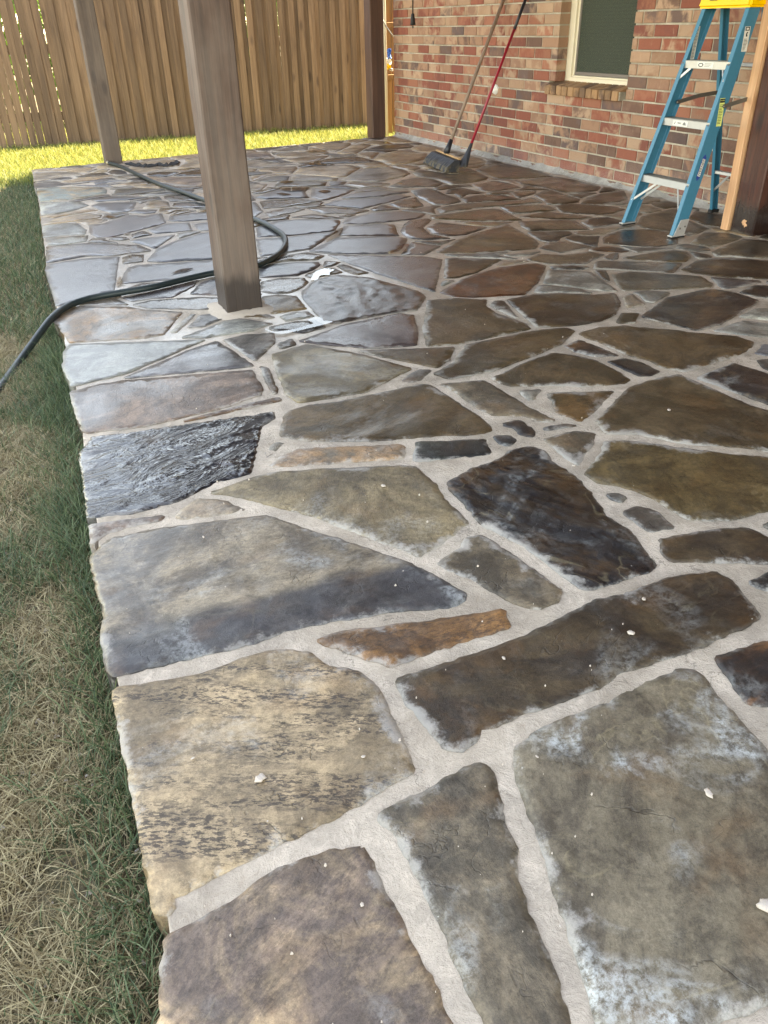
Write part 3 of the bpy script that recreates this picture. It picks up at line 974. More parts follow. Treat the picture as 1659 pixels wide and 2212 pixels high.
olive 3|3755,-325 3760,-252 3739,-152 3718,-129 3613,-125 3286,-159 3204,-208 3167,-334 3186,-427 3274,-518 3472,-546 3649,-598 3703,-566 3738,-468
dark 3|2671,303 2591,380 2455,474 2289,561 2256,564 2194,479 2163,414 2096,205 2112,160 2415,53 2484,69 2607,205
tan 3|2543,1275 2483,1353 2382,1411 2342,1422 2246,1409 2235,1103 2265,1001 2346,936 2498,1054 2544,1113
olivedark 2|44,-1035 46,-901 5,-866 -125,-850 -143,-1011 -155,-1035 -150,-1116 -82,-1342 24,-1208 70,-1187
dark 3|2432,-93 2427,-3 2330,41 2063,124 1992,98 1862,-100 1843,-193 1928,-230 2021,-244 2194,-244 2412,-184
greybloom 2|1215,-1016 1172,-937 1013,-863 884,-771 816,-770 641,-945 621,-1130 696,-1325 1028,-1325 1206,-1154
tanolive 5|968,3431 998,3458 969,3554 903,3568 864,3519 805,3301 897,3297 933,3317
tan 4|1898,6630 1771,6777 1671,6778 1608,6568 1660,6535 1793,6544 1902,6580
tangrey 5|3586,3954 3569,4017 3446,3992 3296,4020 3370,3952 3395,3806 3413,3804 3591,3923
dark 3|3648,-874 3674,-684 3613,-629 3424,-578 3320,-575 3270,-642 3212,-808 3262,-927 3361,-1077 3422,-1145 3589,-1255 3650,-1255
olivedark 4|3921,8295 3811,8306 3665,8295 3649,8248 3740,8094 3808,8109
grey 2|590,-1005 590,-931 449,-862 255,-738 184,-779 117,-846 85,-917 94,-1088 114,-1191 283,-1281 336,-1335 547,-1249 587,-1085
brown 5|3572,4985 3538,5118 3477,5035 3366,4985 3576,4865
olive 3|922,7436 910,7506 760,7541 760,7477 678,7462 656,7437 681,7390 760,7381 929,7392
tan 3|3980,2225 3983,2299 3941,2360 3753,2426 3589,2398 3477,2228 3625,2038 3753,1954 3974,2071
tangrey 3|3980,-895 3981,-699 3915,-669 3752,-677 3709,-731 3687,-895 3694,-1059 3725,-1223 3861,-1280 3881,-1402 3983,-1279
tangrey 3|1052,8051 1020,8096 869,8083 843,8052 883,7963 953,7945 1054,7986
darkmix 4|2921,3754 2731,3862 2708,3841 2664,3658 2685,3618 2731,3606 2797,3661 2903,3703
tan 4|1245,6635 1197,6763 1125,6688 1027,6681 1066,6575 1169,6489 1276,6538
brown 4|3980,3505 3981,3582 3947,3581 3830,3477 3837,3442 3964,3388
grey 3|1467,-184 1475,-122 1321,51 1243,124 1159,125 1045,95 993,-36 989,-101 1004,-183 1026,-256 1335,-437 1375,-401 1445,-250
tan 3|1802,-462 1816,-392 1804,-189 1619,-147 1523,-162 1402,-457 1385,-529 1398,-628 1448,-684 1616,-748 1726,-762 1779,-715 1805,-520
tan 4|3607,6285 3594,6324 3500,6357 3374,6358 3311,6335 3288,6220 3329,6171 3492,6150
tan 4|3769,6066 3813,6117 3656,6131 3565,6191 3494,6112 3539,6030 3651,5974
greyolive 4|3110,7256 3123,7290 3032,7312 2943,7471 2887,7442 2924,7329 2850,7203 3112,7188
dark 3|3347,2145 3308,2201 3123,2235 2991,2298 2938,2240 2839,2270 2896,2190 2906,2125 3046,1839 3129,1867
olive 3|3583,1004 3564,1149 3520,1206 3290,1264 3136,1190 3070,1106 3045,1003 3034,886 3080,786 3191,779 3543,897 3588,933
bluegrey 3|3980,195 3981,366 3934,378 3774,367 3753,347 3763,196 3773,145 3804,28 3840,-39 3930,-30 3981,24
olive 2|125,310 118,324 -20,404 -69,404 -81,152 -37,36 46,54 93,106
palegreen 3|2921,2015 2880,2102 2851,2135 2766,2053 2734,2038 2728,2020 2763,1941 2866,1831 2961,1808 2942,1967
olive 4|2723,8117 2684,8220 2461,8205 2448,8088 2498,7968 2728,8108
greyolive 3|3980,625 3975,814 3715,708 3711,625 3739,447 3812,410 3912,420 3975,411
olivedark 4|3980,3995 3981,4143 3849,4117 3809,4047 3809,3959 3901,3952 3937,3807 3981,3852
tan 3|1587,8065 1588,8122 1338,8120 1325,7989 1513,7978 1577,8001
grey 6|1831,6921 1812,6999 1715,7033 1671,6882 1618,6815 1787,6803 1825,6837
brown 3|2202,1285 2203,1406 2197,1430 2089,1385 2050,1336 1923,1229 1924,1167 1965,1126 2158,1105 2191,1122
dark 3|3177,-159 3136,-61 3031,120 2923,169 2806,248 2692,251 2601,132 2517,47 2477,-40 2461,-178 2489,-270 2610,-478 2694,-499 2814,-446 3112,-374
tangrey 4|3980,4235 3981,4420 3919,4406 3809,4270 3564,4235 3792,4137 3942,4163 3983,4193
grey 4|2089,6744 2033,6820 1909,6833 1817,6795 1906,6659 2134,6694
grey 3|1822,759 1653,924 1525,859 1523,828 1549,702 1618,539 1673,552 1736,625 1825,748
tan 4|3781,6560 3675,6659 3599,6689 3571,6677 3516,6587 3599,6356 3632,6444
dark 6|1466,7150 1449,7203 1330,7287 1246,7259 1220,7207 1234,7108 1330,6993
tan 3|2043,8062 2002,8170 1702,8148 1618,8127 1608,7977 1626,7917 1876,7986 2002,7936
greyolive 3|3980,2685 3983,2814 3933,2864 3695,2874 3684,2868 3680,2503 3710,2458 3932,2419 3981,2422
brown 4|3537,7355 3476,7371 3331,7489 3265,7414 3322,7370 3420,7217 3587,7306
grey 4|3980,6735 3976,6824 3884,6805 3833,6697 3857,6614 3936,6677 3968,6677
bluewet 9|1220,4293 1251,4430 1132,4463 1093,4444 1046,4291 1058,4191 1189,4138
greyolive 3|3656,2695 3641,2849 3433,2690 3601,2435 3639,2493
olivedark 3|1903,997 1919,1052 1917,1093 1887,1153 1828,1134 1751,1051 1689,1039 1673,1029 1673,970 1695,938 1779,861 1853,818 1867,824
grey 6|2567,4724 2656,4777 2607,4820 2473,4771 2380,4803 2379,4765 2467,4650 2494,4560
grey 3|2647,1597 2457,1778 2406,1782 2348,1761 2310,1718 2307,1673 2354,1617 2346,1589 2217,1472 2388,1449 2572,1359 2669,1537
dark 3|2137,457 2201,571 2220,669 1991,717 1904,750 1832,686 1655,442 1666,392 1908,200 2006,143 2060,238
olivedark 3|2392,-1176 2379,-1055 2349,-964 2181,-915 2025,-905 1935,-913 1898,-992 1877,-1070 1869,-1160 2121,-1350 2101,-1298
tangrey 4|1129,7188 1087,7304 997,7286 946,7225 979,7082 1012,7070 1139,7115 1155,7161
palegreen 3|3980,1025 3981,1243 3925,1296 3826,1284 3672,1233 3596,1196 3627,1026 3628,879 3674,811 3740,782 3891,822 3959,857 3983,910
tan 4|3846,6802 3867,6837 3751,6926 3669,6841 3613,6730 3777,6622
tan 9|1388,4811 1473,4879 1453,4918 1227,4927 1185,4861 1187,4743 1336,4720
greyolive 4|3135,8171 3182,8222 3162,8257 2952,8241 2928,8215 2929,8087 2975,8075
greybloom 2|909,204 839,287 742,234 677,233 524,201 513,46 518,-80 632,-79 897,-29 973,20 995,123
greyolive 2|480,184 474,242 362,237 287,266 165,281 136,128 144,76 301,-9 454,-16 465,20 480,120
greyolive 7|1264,4057 1017,4185 991,3961 1055,3926 1142,3930 1148,3982
tan 3|566,8031 526,8059 397,8050 376,7985 389,7959 531,7981
tanolive 4|3560,5865 3592,5972 3517,6011 3344,5917 3336,5867 3513,5816 3549,5818
dark 7|2640,6906 2601,6936 2594,7031 2500,7084 2512,6933 2438,6896 2451,6827 2582,6828 2727,6784 2732,6853
tan 4|3662,7159 3693,7249 3660,7281 3537,7251 3445,7191 3452,7159 3565,7065 3667,7015
grey 3|3018,1254 2856,1543 2780,1577 2712,1527 2595,1332 2583,1254 2586,1103 2640,1056 2787,968 2900,937 2986,951 3054,1194
brown 5|3209,5351 3079,5387 3058,5431 2906,5352 2930,5277 3086,5299 3182,5254
tangrey 5|3332,3682 3243,3732 3130,3734 3081,3732 3059,3709 2946,3731 2922,3680 2938,3645 3031,3599 3143,3648
brown 8|785,5646 755,5680 691,5682 609,5776 656,5682 610,5577 633,5547 662,5527 785,5623
tan 4|3980,3295 3940,3356 3804,3431 3726,3387 3664,3418 3621,3343 3665,3281 3665,3171 3705,3151 3925,3231
tangrey 8|2633,5564 2636,5610 2490,5634 2445,5631 2371,5544 2444,5511 2550,5507 2769,5391
olive 5|1460,3665 1450,3712 1388,3719 1289,3659 1279,3639 1297,3587 1311,3588 1461,3613
grey 3|1633,1024 1629,1050 1582,1050 1578,1054 1477,1047 1481,1026 1523,964 1525,911 1553,918 1624,960
brown 4|1175,6925 1160,7070 1108,7072 1024,7046 1044,6964 987,6924 1175,6856
olivedark 6|1313,6055 1312,6103 1263,6166 1131,6135 1114,6051 1127,5915 1321,5809
brown 4|3980,4645 3974,4760 3807,4600 3976,4585
tan 4|3109,6625 3126,6716 2838,6787 2896,6575 2863,6481 2953,6487 3054,6444 3093,6482
pale 4|2231,2886 2187,2950 2164,2951 2088,2883 2101,2858 2169,2836 2289,2743 2286,2812
greyolive 4|2901,8185 2902,8238 2712,8220 2767,8123 2884,8114
dark 3|3263,2378 3218,2429 3097,2503 3068,2483 3096,2397 3045,2304 3184,2250 3317,2266 3327,2315
brown 3|2762,1887 2697,1979 2670,1968 2592,1905 2550,1906 2540,1885 2481,1832 2501,1780 2730,1601 2818,1617 2888,1713
tangrey 3|3736,124 3706,300 3613,309 3532,296 3414,309 3365,307 3232,200 3101,121 3138,16 3199,-90 3266,-107 3633,-85 3756,-68 3764,17
tan 4|3650,8120 3669,8164 3567,8285 3467,8257 3381,8111 3436,8053 3419,7987
greybloom 2|834,-646 809,-572 531,-354 485,-344 366,-500 283,-657 302,-715 383,-774 581,-881 637,-880 698,-829 807,-724
olivedark 4|3980,6135 3965,6356 3906,6207 3838,6137 3839,6096 3966,6078
tan 6|2670,4196 2502,4321 2545,4182 2626,4090 2800,4132
bluewet 9|1316,4605 1316,4683 1184,4717 1137,4639 1109,4497 1233,4464 1254,4476 1303,4533
rustgrey 6|1049,3719 1092,3891 961,3919 907,3892 937,3752 895,3619 926,3592 1010,3572 1024,3649 1072,3686
greyolive 4|3980,3055 3981,3161 3921,3182 3770,3147 3694,3105 3727,3023 3764,3000 3740,2915 3835,2894 3949,2897 3981,2949
tan 6|1123,5637 1082,5695 1016,5713 982,5566 1020,5503 1075,5550 1169,5561
grey 6|1091,6075 1088,6167 872,6072 928,6012 920,5946 990,6015 1083,6022
tan 4|3288,6351 3217,6490 3181,6504 3100,6451 3131,6196 3173,6152 3255,6222
brown 3|630,7357 632,7426 574,7486 447,7380 335,7355 394,7307 506,7317 557,7278
tan 3|862,7714 890,7756 845,7764 645,7757 783,7613 806,7617
brown 4|3980,7575 3974,7694 3937,7671 3898,7695 3881,7543 3972,7536
bluegrey 4|842,6847 958,6901 760,6910 588,7009 845,6736 864,6749
brown 7|1661,4971 1699,5039 1502,5008 1484,4936 1649,4922
tangrey 6|1872,7131 1791,7262 1761,7243 1727,7057 1831,7050 1878,7090
tan 3|1145,7797 1104,7928 1071,7945 929,7913 899,7812 924,7741 1003,7716 1059,7640 1090,7643 1143,7696 1162,7744
olivedark 7|1440,6386 1278,6506 1202,6436 1384,6308 1473,6351
tanmauve 4|2425,8123 2399,8200 2160,8181 2347,8004 2408,7998
greyolive 6|1981,5228 2038,5323 1827,5282 1856,5190 2002,5194
tangrey 7|396,3711 424,3759 379,3797 226,3746 239,3704 429,3600
tangrey 5|3783,4024 3763,4120 3640,4164 3607,4147 3617,4072 3595,4027 3625,3917 3756,3932
greyolive 4|2709,7783 2555,7828 2517,7897 2487,7692 2603,7768
tan 4|2982,7816 2947,7943 2883,7809 2754,7749 2856,7702 2950,7589 3004,7636
grey 4|3081,3226 2985,3282 2949,3341 2939,3189 3146,3173
greyolive 3|843,7987 780,8079 640,8068 589,7992 747,7936 862,7942
bluegrey 4|942,7123 921,7203 686,7130 784,7073 929,7094
olive 4|3411,8214 3434,8257 3324,8269 3240,8262 3206,8217 3231,8157 3341,8105
olivedark 8|779,6390 778,6439 754,6444 578,6382 489,6320 554,6273 791,6361
dark 3|3980,1805 3975,2025 3912,2001 3742,1881 3721,1807 3724,1723 3777,1669 3912,1610 3975,1593
olivedark 4|3508,2501 3420,2662 3221,2487 3227,2456 3397,2305 3478,2278 3539,2365
tan 3|1507,714 1478,849 1442,876 1314,792 1251,805 1268,742 1267,697 1348,598 1488,385 1550,484
tan 3|3980,-335 3965,-64 3786,-92 3802,-281 3757,-623 3965,-632
tanolive 4|3475,6050 3468,6110 3431,6131 3273,6149 3264,6133 3297,5993 3333,5950 3435,5996
greyolive 5|1970,5967 1896,6070 1892,6069 1836,5985 1724,5931 1723,5861 1775,5853
tan 6|1745,7265 1579,7329 1362,7340 1488,7194 1701,7230
bluewet 9|1361,5050 1263,5186 1224,5121 1240,5090 1229,4953 1445,4962 1472,4996
tan 3|1305,8085 1304,8118 1071,8084 1099,7964 1300,8014
brown 3|1075,7465 1059,7579 1021,7617 989,7604 941,7495 982,7327 1071,7327
olive 3|2010,7715 1956,7758 1939,7875 1886,7715 1861,7489 1955,7667 2047,7641 2057,7678
brown 4|3980,6955 3975,7090 3875,6890 3975,6849
grey 3|3423,-1216 3289,-1051 3190,-879 3137,-869 2921,-923 2855,-1208 3105,-1232
brown 5|3778,4596 3750,4635 3666,4625 3610,4671 3590,4660 3581,4517
bluegrey 5|2422,5766 2404,5838 2208,5881 2399,5671 2453,5659
tan 4|3980,8155 3975,8298 3899,8210 3869,8125 3976,8111
mauve 5|3581,5374 3497,5454 3461,5469 3435,5443 3482,5397 3523,5189 3553,5299 3613,5314
tan 4|633,5504 576,5575 449,5562 501,5429 577,5441
tan 6|1311,5475 1325,5508 1212,5562 1229,5488 1199,5451 1297,5412
tan 4|2088,6968 1876,7053 1837,7019 1869,6873 1918,6860 2031,6848
greyolive 9|1042,4833 1071,4861 1049,4891 944,4891 922,4753
olive 4|2323,7537 2071,7635 2189,7491 2273,7444 2326,7501
grey 7|528,4950 540,4981 476,5016 441,4940 586,4819
olive 5|3344,4960 3337,4983 3169,5008 3134,4986 3239,4851 3278,4935
tan 2|184,-642 40,-505 -67,-446 -115,-460 -123,-615 -115,-811 -50,-812 40,-832 120,-784 211,-701
pale 4|2372,3538 2194,3592 2059,3660 2091,3592 2336,3396 2289,3493 2302,3519
tan 4|3523,6494 3461,6585 3266,6452 3307,6380 3535,6397
brown 5|1849,6400 1875,6506 1849,6529 1679,6493 1640,6459 1894,6278
tangrey 4|1002,6665 1001,6680 890,6736 826,6672 832,6634 927,6625 1006,6640
tanolive 5|912,3206 900,3270 822,3272 814,3219 802,3209 919,3109 946,3111"""


def round_poly(P, k=0.22):
    out = []
    n = len(P)
    for i in range(n):
        a, b = P[i], P[(i + 1) % n]
        L = np.hypot(*(b - a))
        r = min(k, 0.004 / max(L, 1e-6))
        out.append(a + (b - a) * r)
        out.append(b - (b - a) * r)
    return np.array(out)


def seg_dist(pts, P):
    A = P
    B = np.roll(P, -1, 0)
    d = B - A
    L2 = np.maximum((d * d).sum(1), 1e-12)
    best = np.full(len(pts), 9.0)
    for i in range(len(P)):
        tt = np.clip(((pts - A[i]) @ d[i]) / L2[i], 0, 1)
        q = A[i] + tt[:, None] * d[i]
        best = np.minimum(best, np.hypot(pts[:, 0] - q[:, 0], pts[:, 1] - q[:, 1]))
    return best


def in_poly(pts, P):
    m = np.zeros(len(pts), bool)
    for i in range(len(P)):
        a, b = P[i], P[(i + 1) % len(P)]
        if a[1] == b[1]:
            continue
        m ^= ((a[1] > pts[:, 1]) != (b[1] > pts[:, 1])) & (
            pts[:, 0] < (b[0] - a[0]) * (pts[:, 1] - a[1]) / (b[1] - a[1]) + a[0])
    return m


def stone_geo(P, amp, idx, bed):
    """vertices, faces, edge-distance and relief of one flagstone, in world xy"""
    cy = P[:, 1].mean()
    sp = 0.008 if amp >= 7 and cy < 3 else 0.011 if cy < 1.5 else 0.014 if cy < 2.3 else 0.022 if cy < 3.8 else 0.035 if cy < 5.6 else 0.055
    if cy < 0.2 or P[:, 0].min() > 0.62 * cy + 1.2:
        sp = max(sp, 0.05)
    Q = round_poly(P)
    B = []
    for i in range(len(Q)):
        a, b = Q[i], Q[(i + 1) % len(Q)]
        m = max(1, int(round(np.hypot(*(b - a)) / (sp * 0.9))))
        for k in range(m):
            B.append(a + (b - a) * k / m)
    B = np.array(B)
    e = np.roll(B, -1, 0) - np.roll(B, 1, 0)
    nr = np.stack([e[:, 1], -e[:, 0]], 1)
    nr /= np.maximum(np.hypot(nr[:, 0], nr[:, 1]), 1e-9)[:, None]
    jig = 0.005 * (fbm(B[:, 0] * 14 + idx, B[:, 1] * 14, 3) - 0.5) + 0.009 * (fbm(B[:, 0] * 55, B[:, 1] * 55 + idx, 2) - 0.5)
    jig = jig + 0.005
    B = B + nr * jig[:, None]
    x0, y0 = B.min(0)
    x1, y1 = B.max(0)
    gx, gy = np.meshgrid(np.arange(x0, x1, sp), np.arange(y0, y1, sp))
    pts = np.stack([gx.ravel(), gy.ravel()], 1)
    pts += RNG.uniform(-0.3, 0.3, pts.shape) * sp
    pts = pts[in_poly(pts, B)]
    if len(pts):
        dd = seg_dist(pts, B)
        keep = dd > sp * 0.55
        pts, dd = pts[keep], dd[keep]
    else:
        dd = np.zeros(0)
    nb = len(B)
    allp = [Vector((float(a), float(b))) for a, b in B] + [Vector((float(a), float(b))) for a, b in pts]
    res = delaunay_2d_cdt(allp, [(i, (i + 1) % nb) for i in range(nb)], [], 1, 1e-7)
    V2 = np.array([(q.x, q.y) for q in res[0]])
    F = [tuple(q) for q in res[2]]
    D = seg_dist(V2, B)
    a = bed
    u = V2[:, 0] * math.cos(a) + V2[:, 1] * math.sin(a)
    w_ = -V2[:, 0] * math.sin(a) + V2[:, 1] * math.cos(a)
    nn = fbm(u * 5 + idx * 3.1, w_ * 9 + idx, 5, 0.55)
    k = 7.0
    q = nn * k
    fl = np.floor(q)
    fr = q - fl
    ter = (fl + np.clip((fr - 0.72) / 0.28, 0, 1) ** 2) / k
    rel = (0.6 * (ter - 0.5) + 0.4 * (nn - 0.5)) * 2.2
    if amp >= 7:          # strongly cleft stones: sharp little ridges along the bedding
        rd = 1 - np.abs(2 * fbm(u * 9 + idx, w_ * 30, 3, .5) - 1)
        rel = rel * .6 + (rd - .80) * 3.0
    fine = fbm(V2[:, 0] * 38, V2[:, 1] * 38 + idx, 3) - 0.5
    tilt = ((u - u.mean()) * math.sin(idx * 7.7) + (w_ - w_.mean()) * math.cos(idx * 5.1)) * 0.006
    if cy > 3.6:
        amp = amp * .5
    if cy < 2.6 and amp < 7:
        amp = amp * 1.8
    z = amp * 0.001 * (rel + 0.35 * fine) + 0.0022 * math.sin(idx * 12.9) + tilt
    # worn rim going down to the joint
    z = np.where(z < 0, z * 0.3, z)
    rim = np.clip(D / 0.005, 0, 1)
    z = np.clip(z, -0.0005, 0.013)
    z = z * np.clip(D / 0.015, 0.3, 1) - (0.0036 if sp < .02 else 0.0) * (1 - rim) ** 1.4
    vs = np.column_stack([V2, z])
    # sides
    order = {}
    cnt = {}
    for f_ in F:
        for i in range(len(f_)):
            x, y = f_[i], f_[(i + 1) % len(f_)]
            cnt[(x, y)] = 1
    bound = [(x, y) for (x, y) in cnt if (y, x) not in cnt]
    bi = sorted({x for e_ in bound for x in e_})
    mp = {}
    low = []
    zb = -0.058
    for x in bi:
        mp[x] = len(vs) + len(low)
        wob = 0.010 * (fbm(np.array([V2[x, 0] * 30]), np.array([V2[x, 1] * 30]), 2)[0] - 0.7)
        c_ = P.mean(0) - V2[x]
        c_ = c_ / max(np.hypot(*c_), 1e-6)
        low.append((V2[x, 0] - c_[0] * wob, V2[x, 1] - c_[1] * wob, zb))
    vs = np.vstack([vs, np.array(low)])
    for x, y in bound:
        F.append((y, x, mp[x], mp[y]))
    nside = len(bound)
    ed = np.concatenate([D, np.zeros(len(low))])
    lf = np.concatenate([np.clip(rel, -1, 1), np.zeros(len(low))])
    return vs, F, ed, lf, nside


def stone_attrs(me, tone, wet, ed, lf, rj, bed):
    n = len(me.vertices)
    A, B, sp, bl, dk, vn, _ = TONE[tone]
    br = 0.88 + 0.24 * rj.random()
    hue = rj.uniform(-0.04, 0.04)
    def jt(c):
        return (c[0] * br * (1 + hue), c[1] * br * .955, c[2] * br * (1 - hue))
    A, B = jt(A), jt(B)
    for nm, val in (('tone_a', (*A, 1)), ('tone_b', (*B, 1)), ('fx', (sp, bl, dk, vn))):
        at = me.attributes.new(nm, 'FLOAT_COLOR', 'POINT')
        at.data.foreach_set('color', np.tile(np.array(val, np.float32), n))
    for nm, arr in (('edge', ed), ('lift', lf), ('wet', np.full(n, wet)), ('bed', np.full(n, bed))):
        at = me.attributes.new(nm, 'FLOAT', 'POINT')
        at.data.foreach_set('value', np.asarray(arr, np.float32))


def in_frame_area(P):
    pr = []
    for a, b in P:
        q = world_to_camera_view(SC, cam, Vector((float(a), float(b), 0)))
        if q.z <= 0.05:
            return 0.0
        pr.append((min(max(q.x, 0), 1), min(max(q.y, 0), 1)))
    pr = np.array(pr)
    return abs(0.5 * np.sum(pr[:, 0] * np.roll(pr[:, 1], -1) - np.roll(pr[:, 0], -1) * pr[:, 1]))


bpy.context.view_layer.update()
rows = []
for i, ln in enumerate(STONES.strip().splitlines()):
    hd, pts = ln.split('|')
    tn, wt = hd.split()
    P = np.array([[float(q) for q in s.split(',')] for s in pts.split()]) / 1000.0
    rows.append((in_frame_area(P), i, tn, int(wt), P))
rows.sort(key=lambda r: -r[0])
rest_v, rest_f = [], []
rest_att = []
rj = random.Random(3)
for rank, (ar, i, tn, wt, P) in enumerate(rows):
    vs, F, ed, lf, nside = stone_geo(P, TONE[tn][6], i, BED.get(tn, (i * 2.399) % math.pi))
    if ar > 0 and rank < 300:
        c0 = np.array([P[:, 0].mean(), P[:, 1].mean(), 0])
        me = mesh('flagstone', vs - c0, F, True)
        for pg in me.polygons[len(F) - nside:]:
            pg.use_smooth = False
        stone_attrs(me, tn, wt / 9.0, ed, lf, rj, BED.get(tn, (i * 2.399) % math.pi))
        if tn == 'bandmix':          # blue-black band along its near side
            W2 = vs[:, :2]
            lim = np.interp(W2[:, 0], [-.02, .2, .72], [1.385, 1.36, 1.30]) + .16 * (fbm(W2[:, 0] * 5, W2[:, 1] * 9, 3) - .5)
            bd_ = np.clip((lim - W2[:, 1]) / .05, 0, 1)
            fxv = np.tile(np.array((.25, .6, .0, .3), np.float32), (len(vs), 1))
            me.attributes['fx'].data.foreach_set('color', fxv.ravel())
            ca = np.tile(np.array((*TONE[tn][0], 1), np.float32), (len(vs), 1))
            cb = np.tile(np.array((*TONE[tn][1], 1), np.float32), (len(vs), 1))
            dk_ = np.array((*srgb(52, 54, 62), 1), np.float32)
            for nm, cc in (('tone_a', ca), ('tone_b', cb)):
                cc = cc * (1 - bd_[:, None] * .85) + dk_ * bd_[:, None] * .85
                me.attributes[nm].data.foreach_set('color', cc.astype(np.float32).ravel())
        obj('flagstone', me, M['flagstone'], patio, tuple(c0))
    else:
        b = len(rest_v)
        rest_v += vs.tolist()
        rest_f += [tuple(q + b for q in f_) for f_ in F]
        rest_att.append((len(vs), tn, wt / 9.0, ed, lf))
if rest_v:
    me = mesh('small_flagstones', rest_v, rest_f, True)
    cols = {'tone_a': [], 'tone_b': [], 'fx': []}
    fl = {'edge': [], 'lift': [], 'wet': []}
    for n_, tn, wt, ed, lf in rest_att:
        A, B, sp, bl, dk, vn, _ = TONE[tn]
        cols['tone_a'].append(np.tile((*A, 1), (n_, 1)))
        cols['tone_b'].append(np.tile((*B, 1), (n_, 1)))
        cols['fx'].append(np.tile((sp, bl, dk, vn), (n_, 1)))
        fl['edge'].append(ed)
        fl['lift'].append(lf)
        fl['wet'].append(np.full(n_, wt))
    for k, a in cols.items():
        me.attributes.new(k, 'FLOAT_COLOR', 'POINT').data.foreach_set('color', np.concatenate(a).astype(np.float32).ravel())
    for k, a in fl.items():
        me.attributes.new(k, 'FLOAT', 'POINT').data.foreach_set('value', np.concatenate(a).astype(np.float32))
    tag(obj('small_flagstones', me, M['flagstone'], patio), kind='stuff')

# ---- puddles: thin flat water lying on the stones and in the joints
t = NT('water')
t.set(Base_Color=(1, 1, 1, 1), Roughness=0.015, IOR=1.33, Transmission_Weight=1.0)
t.set(Normal=t.bump(t.noise(t.geo('Position'), 30, 2), 0.02, 0.002))
M['water'] = t.m
PUD = [[(0.856, 2.98), (0.865, 2.978), (0.885, 2.928), (0.939, 2.918), (1.002, 2.927), (1.056, 2.949), (1.05, 2.999), (1.087, 3.019), (1.112, 3.005), (1.107, 2.962), (1.134, 2.929), (1.075, 2.909), (1.0, 2.896), (0.919, 2.888), (0.879, 2.911)], [(1.276, 3.557), (1.352, 3.677), (1.41, 3.699), (1.441, 3.662), (1.404, 3.623), (1.384, 3.587), (1.346, 3.598), (1.305, 3.54), (1.284, 3.53)], [(1.628, 4.261), (1.698, 4.349), (1.807, 4.489), (1.83, 4.475), (1.744, 4.321), (1.683, 4.276), (1.645, 4.251)], [(1.793, 3.836), (1.844, 3.857), (1.883, 3.868), (1.955, 3.944), (1.997, 3.949), (1.976, 3.902), (1.874, 3.775), (1.8, 3.81)], [(2.019, 6.219), (2.101, 6.251), (2.136, 6.168), (2.056, 6.124)], [(2.141, 5.687), (2.203, 5.706), (2.226, 5.638), (2.163, 5.594)], [(1.945, 5.988), (2.042, 5.954), (2.155, 5.887), (2.082, 5.79), (2.0, 5.787), (1.943, 5.851)], [(1.854, 5.774), (1.905, 5.768), (1.936, 5.681), (1.881, 5.674)], [(2.545, 6.942), (2.694, 7.077), (2.65, 6.909), (2.673, 6.832), (2.561, 6.847)], [(2.806, 7.696), (2.897, 7.718), (2.988, 7.617), (2.907, 7.561), (2.821, 7.611)], [(0.707, 3.996), (0.77, 4.057), (0.832, 4.047), (0.788, 4.01), (0.74, 4.001)], [(0.636, 5.602), (0.662, 5.628), (0.693, 5.547), (0.656, 5.541)], [(1.199, 5.424), (1.309, 5.487), (1.296, 5.408), (1.211, 5.409)], [(0.652, 5.027), (0.685, 5.041), (0.692, 5.003), (0.663, 4.993)], [(0.465, 3.938), (0.482, 3.944), (0.445, 3.916), (0.434, 3.933), (0.461, 4.043), (0.478, 4.068)]]
pm_v, pm_f = [], []
for k, P in enumerate(PUD):
    P = np.array(P)
    c0 = P.mean(0)
    S_ = catmull([(p[0], p[1], 0) for p in list(P) + [P[0]]], 6)[:-1]
    S_ = np.array([(p.x, p.y) for p in S_])
    jig = 0.010 * (fbm(S_[:, 0] * 40, S_[:, 1] * 40, 3) - 0.5)
    dv = S_ - c0
    S_ = S_ + dv / np.maximum(np.hypot(dv[:, 0], dv[:, 1]), 1e-6)[:, None] * jig[:, None]
    zz = 0.0045
    n_ = len(S_)
    res = delaunay_2d_cdt([Vector((float(a), float(b))) for a, b in S_], [(i, (i + 1) % n_) for i in range(n_)], [], 1, 1e-7)
    vs = [(q.x - c0[0], q.y - c0[1], 0) for q in res[0]]
    o = obj('puddle', mesh('puddle', vs, [tuple(q) for q in res[2]], True), M['water'], None, (c0[0], c0[1], zz))
    tag(o, kind='structure')

# ================================================================== THE HOUSE WALL
WX = 4.06            # face of the bricks
CH = 0.0735          # course height
BL = 0.216           # brick length with joint
CY = 8.345           # far corner of the house
WIN_Y0, WIN_Y1 = 4.752, 5.562
WIN_Z0, WIN_Z1 = 0.545, 2.02

BR_RED = [srgb(146, 80, 62), srgb(134, 68, 54), srgb(158, 98, 76), srgb(124, 64, 54)]
BR_TAN = [srgb(174, 140, 114), srgb(160, 122, 98), srgb(182, 150, 124), srgb(150, 112, 92)]
BR_DRK = [srgb(98, 80, 76), srgb(86, 72, 72), srgb(114, 86, 74), srgb(98, 72, 62)]


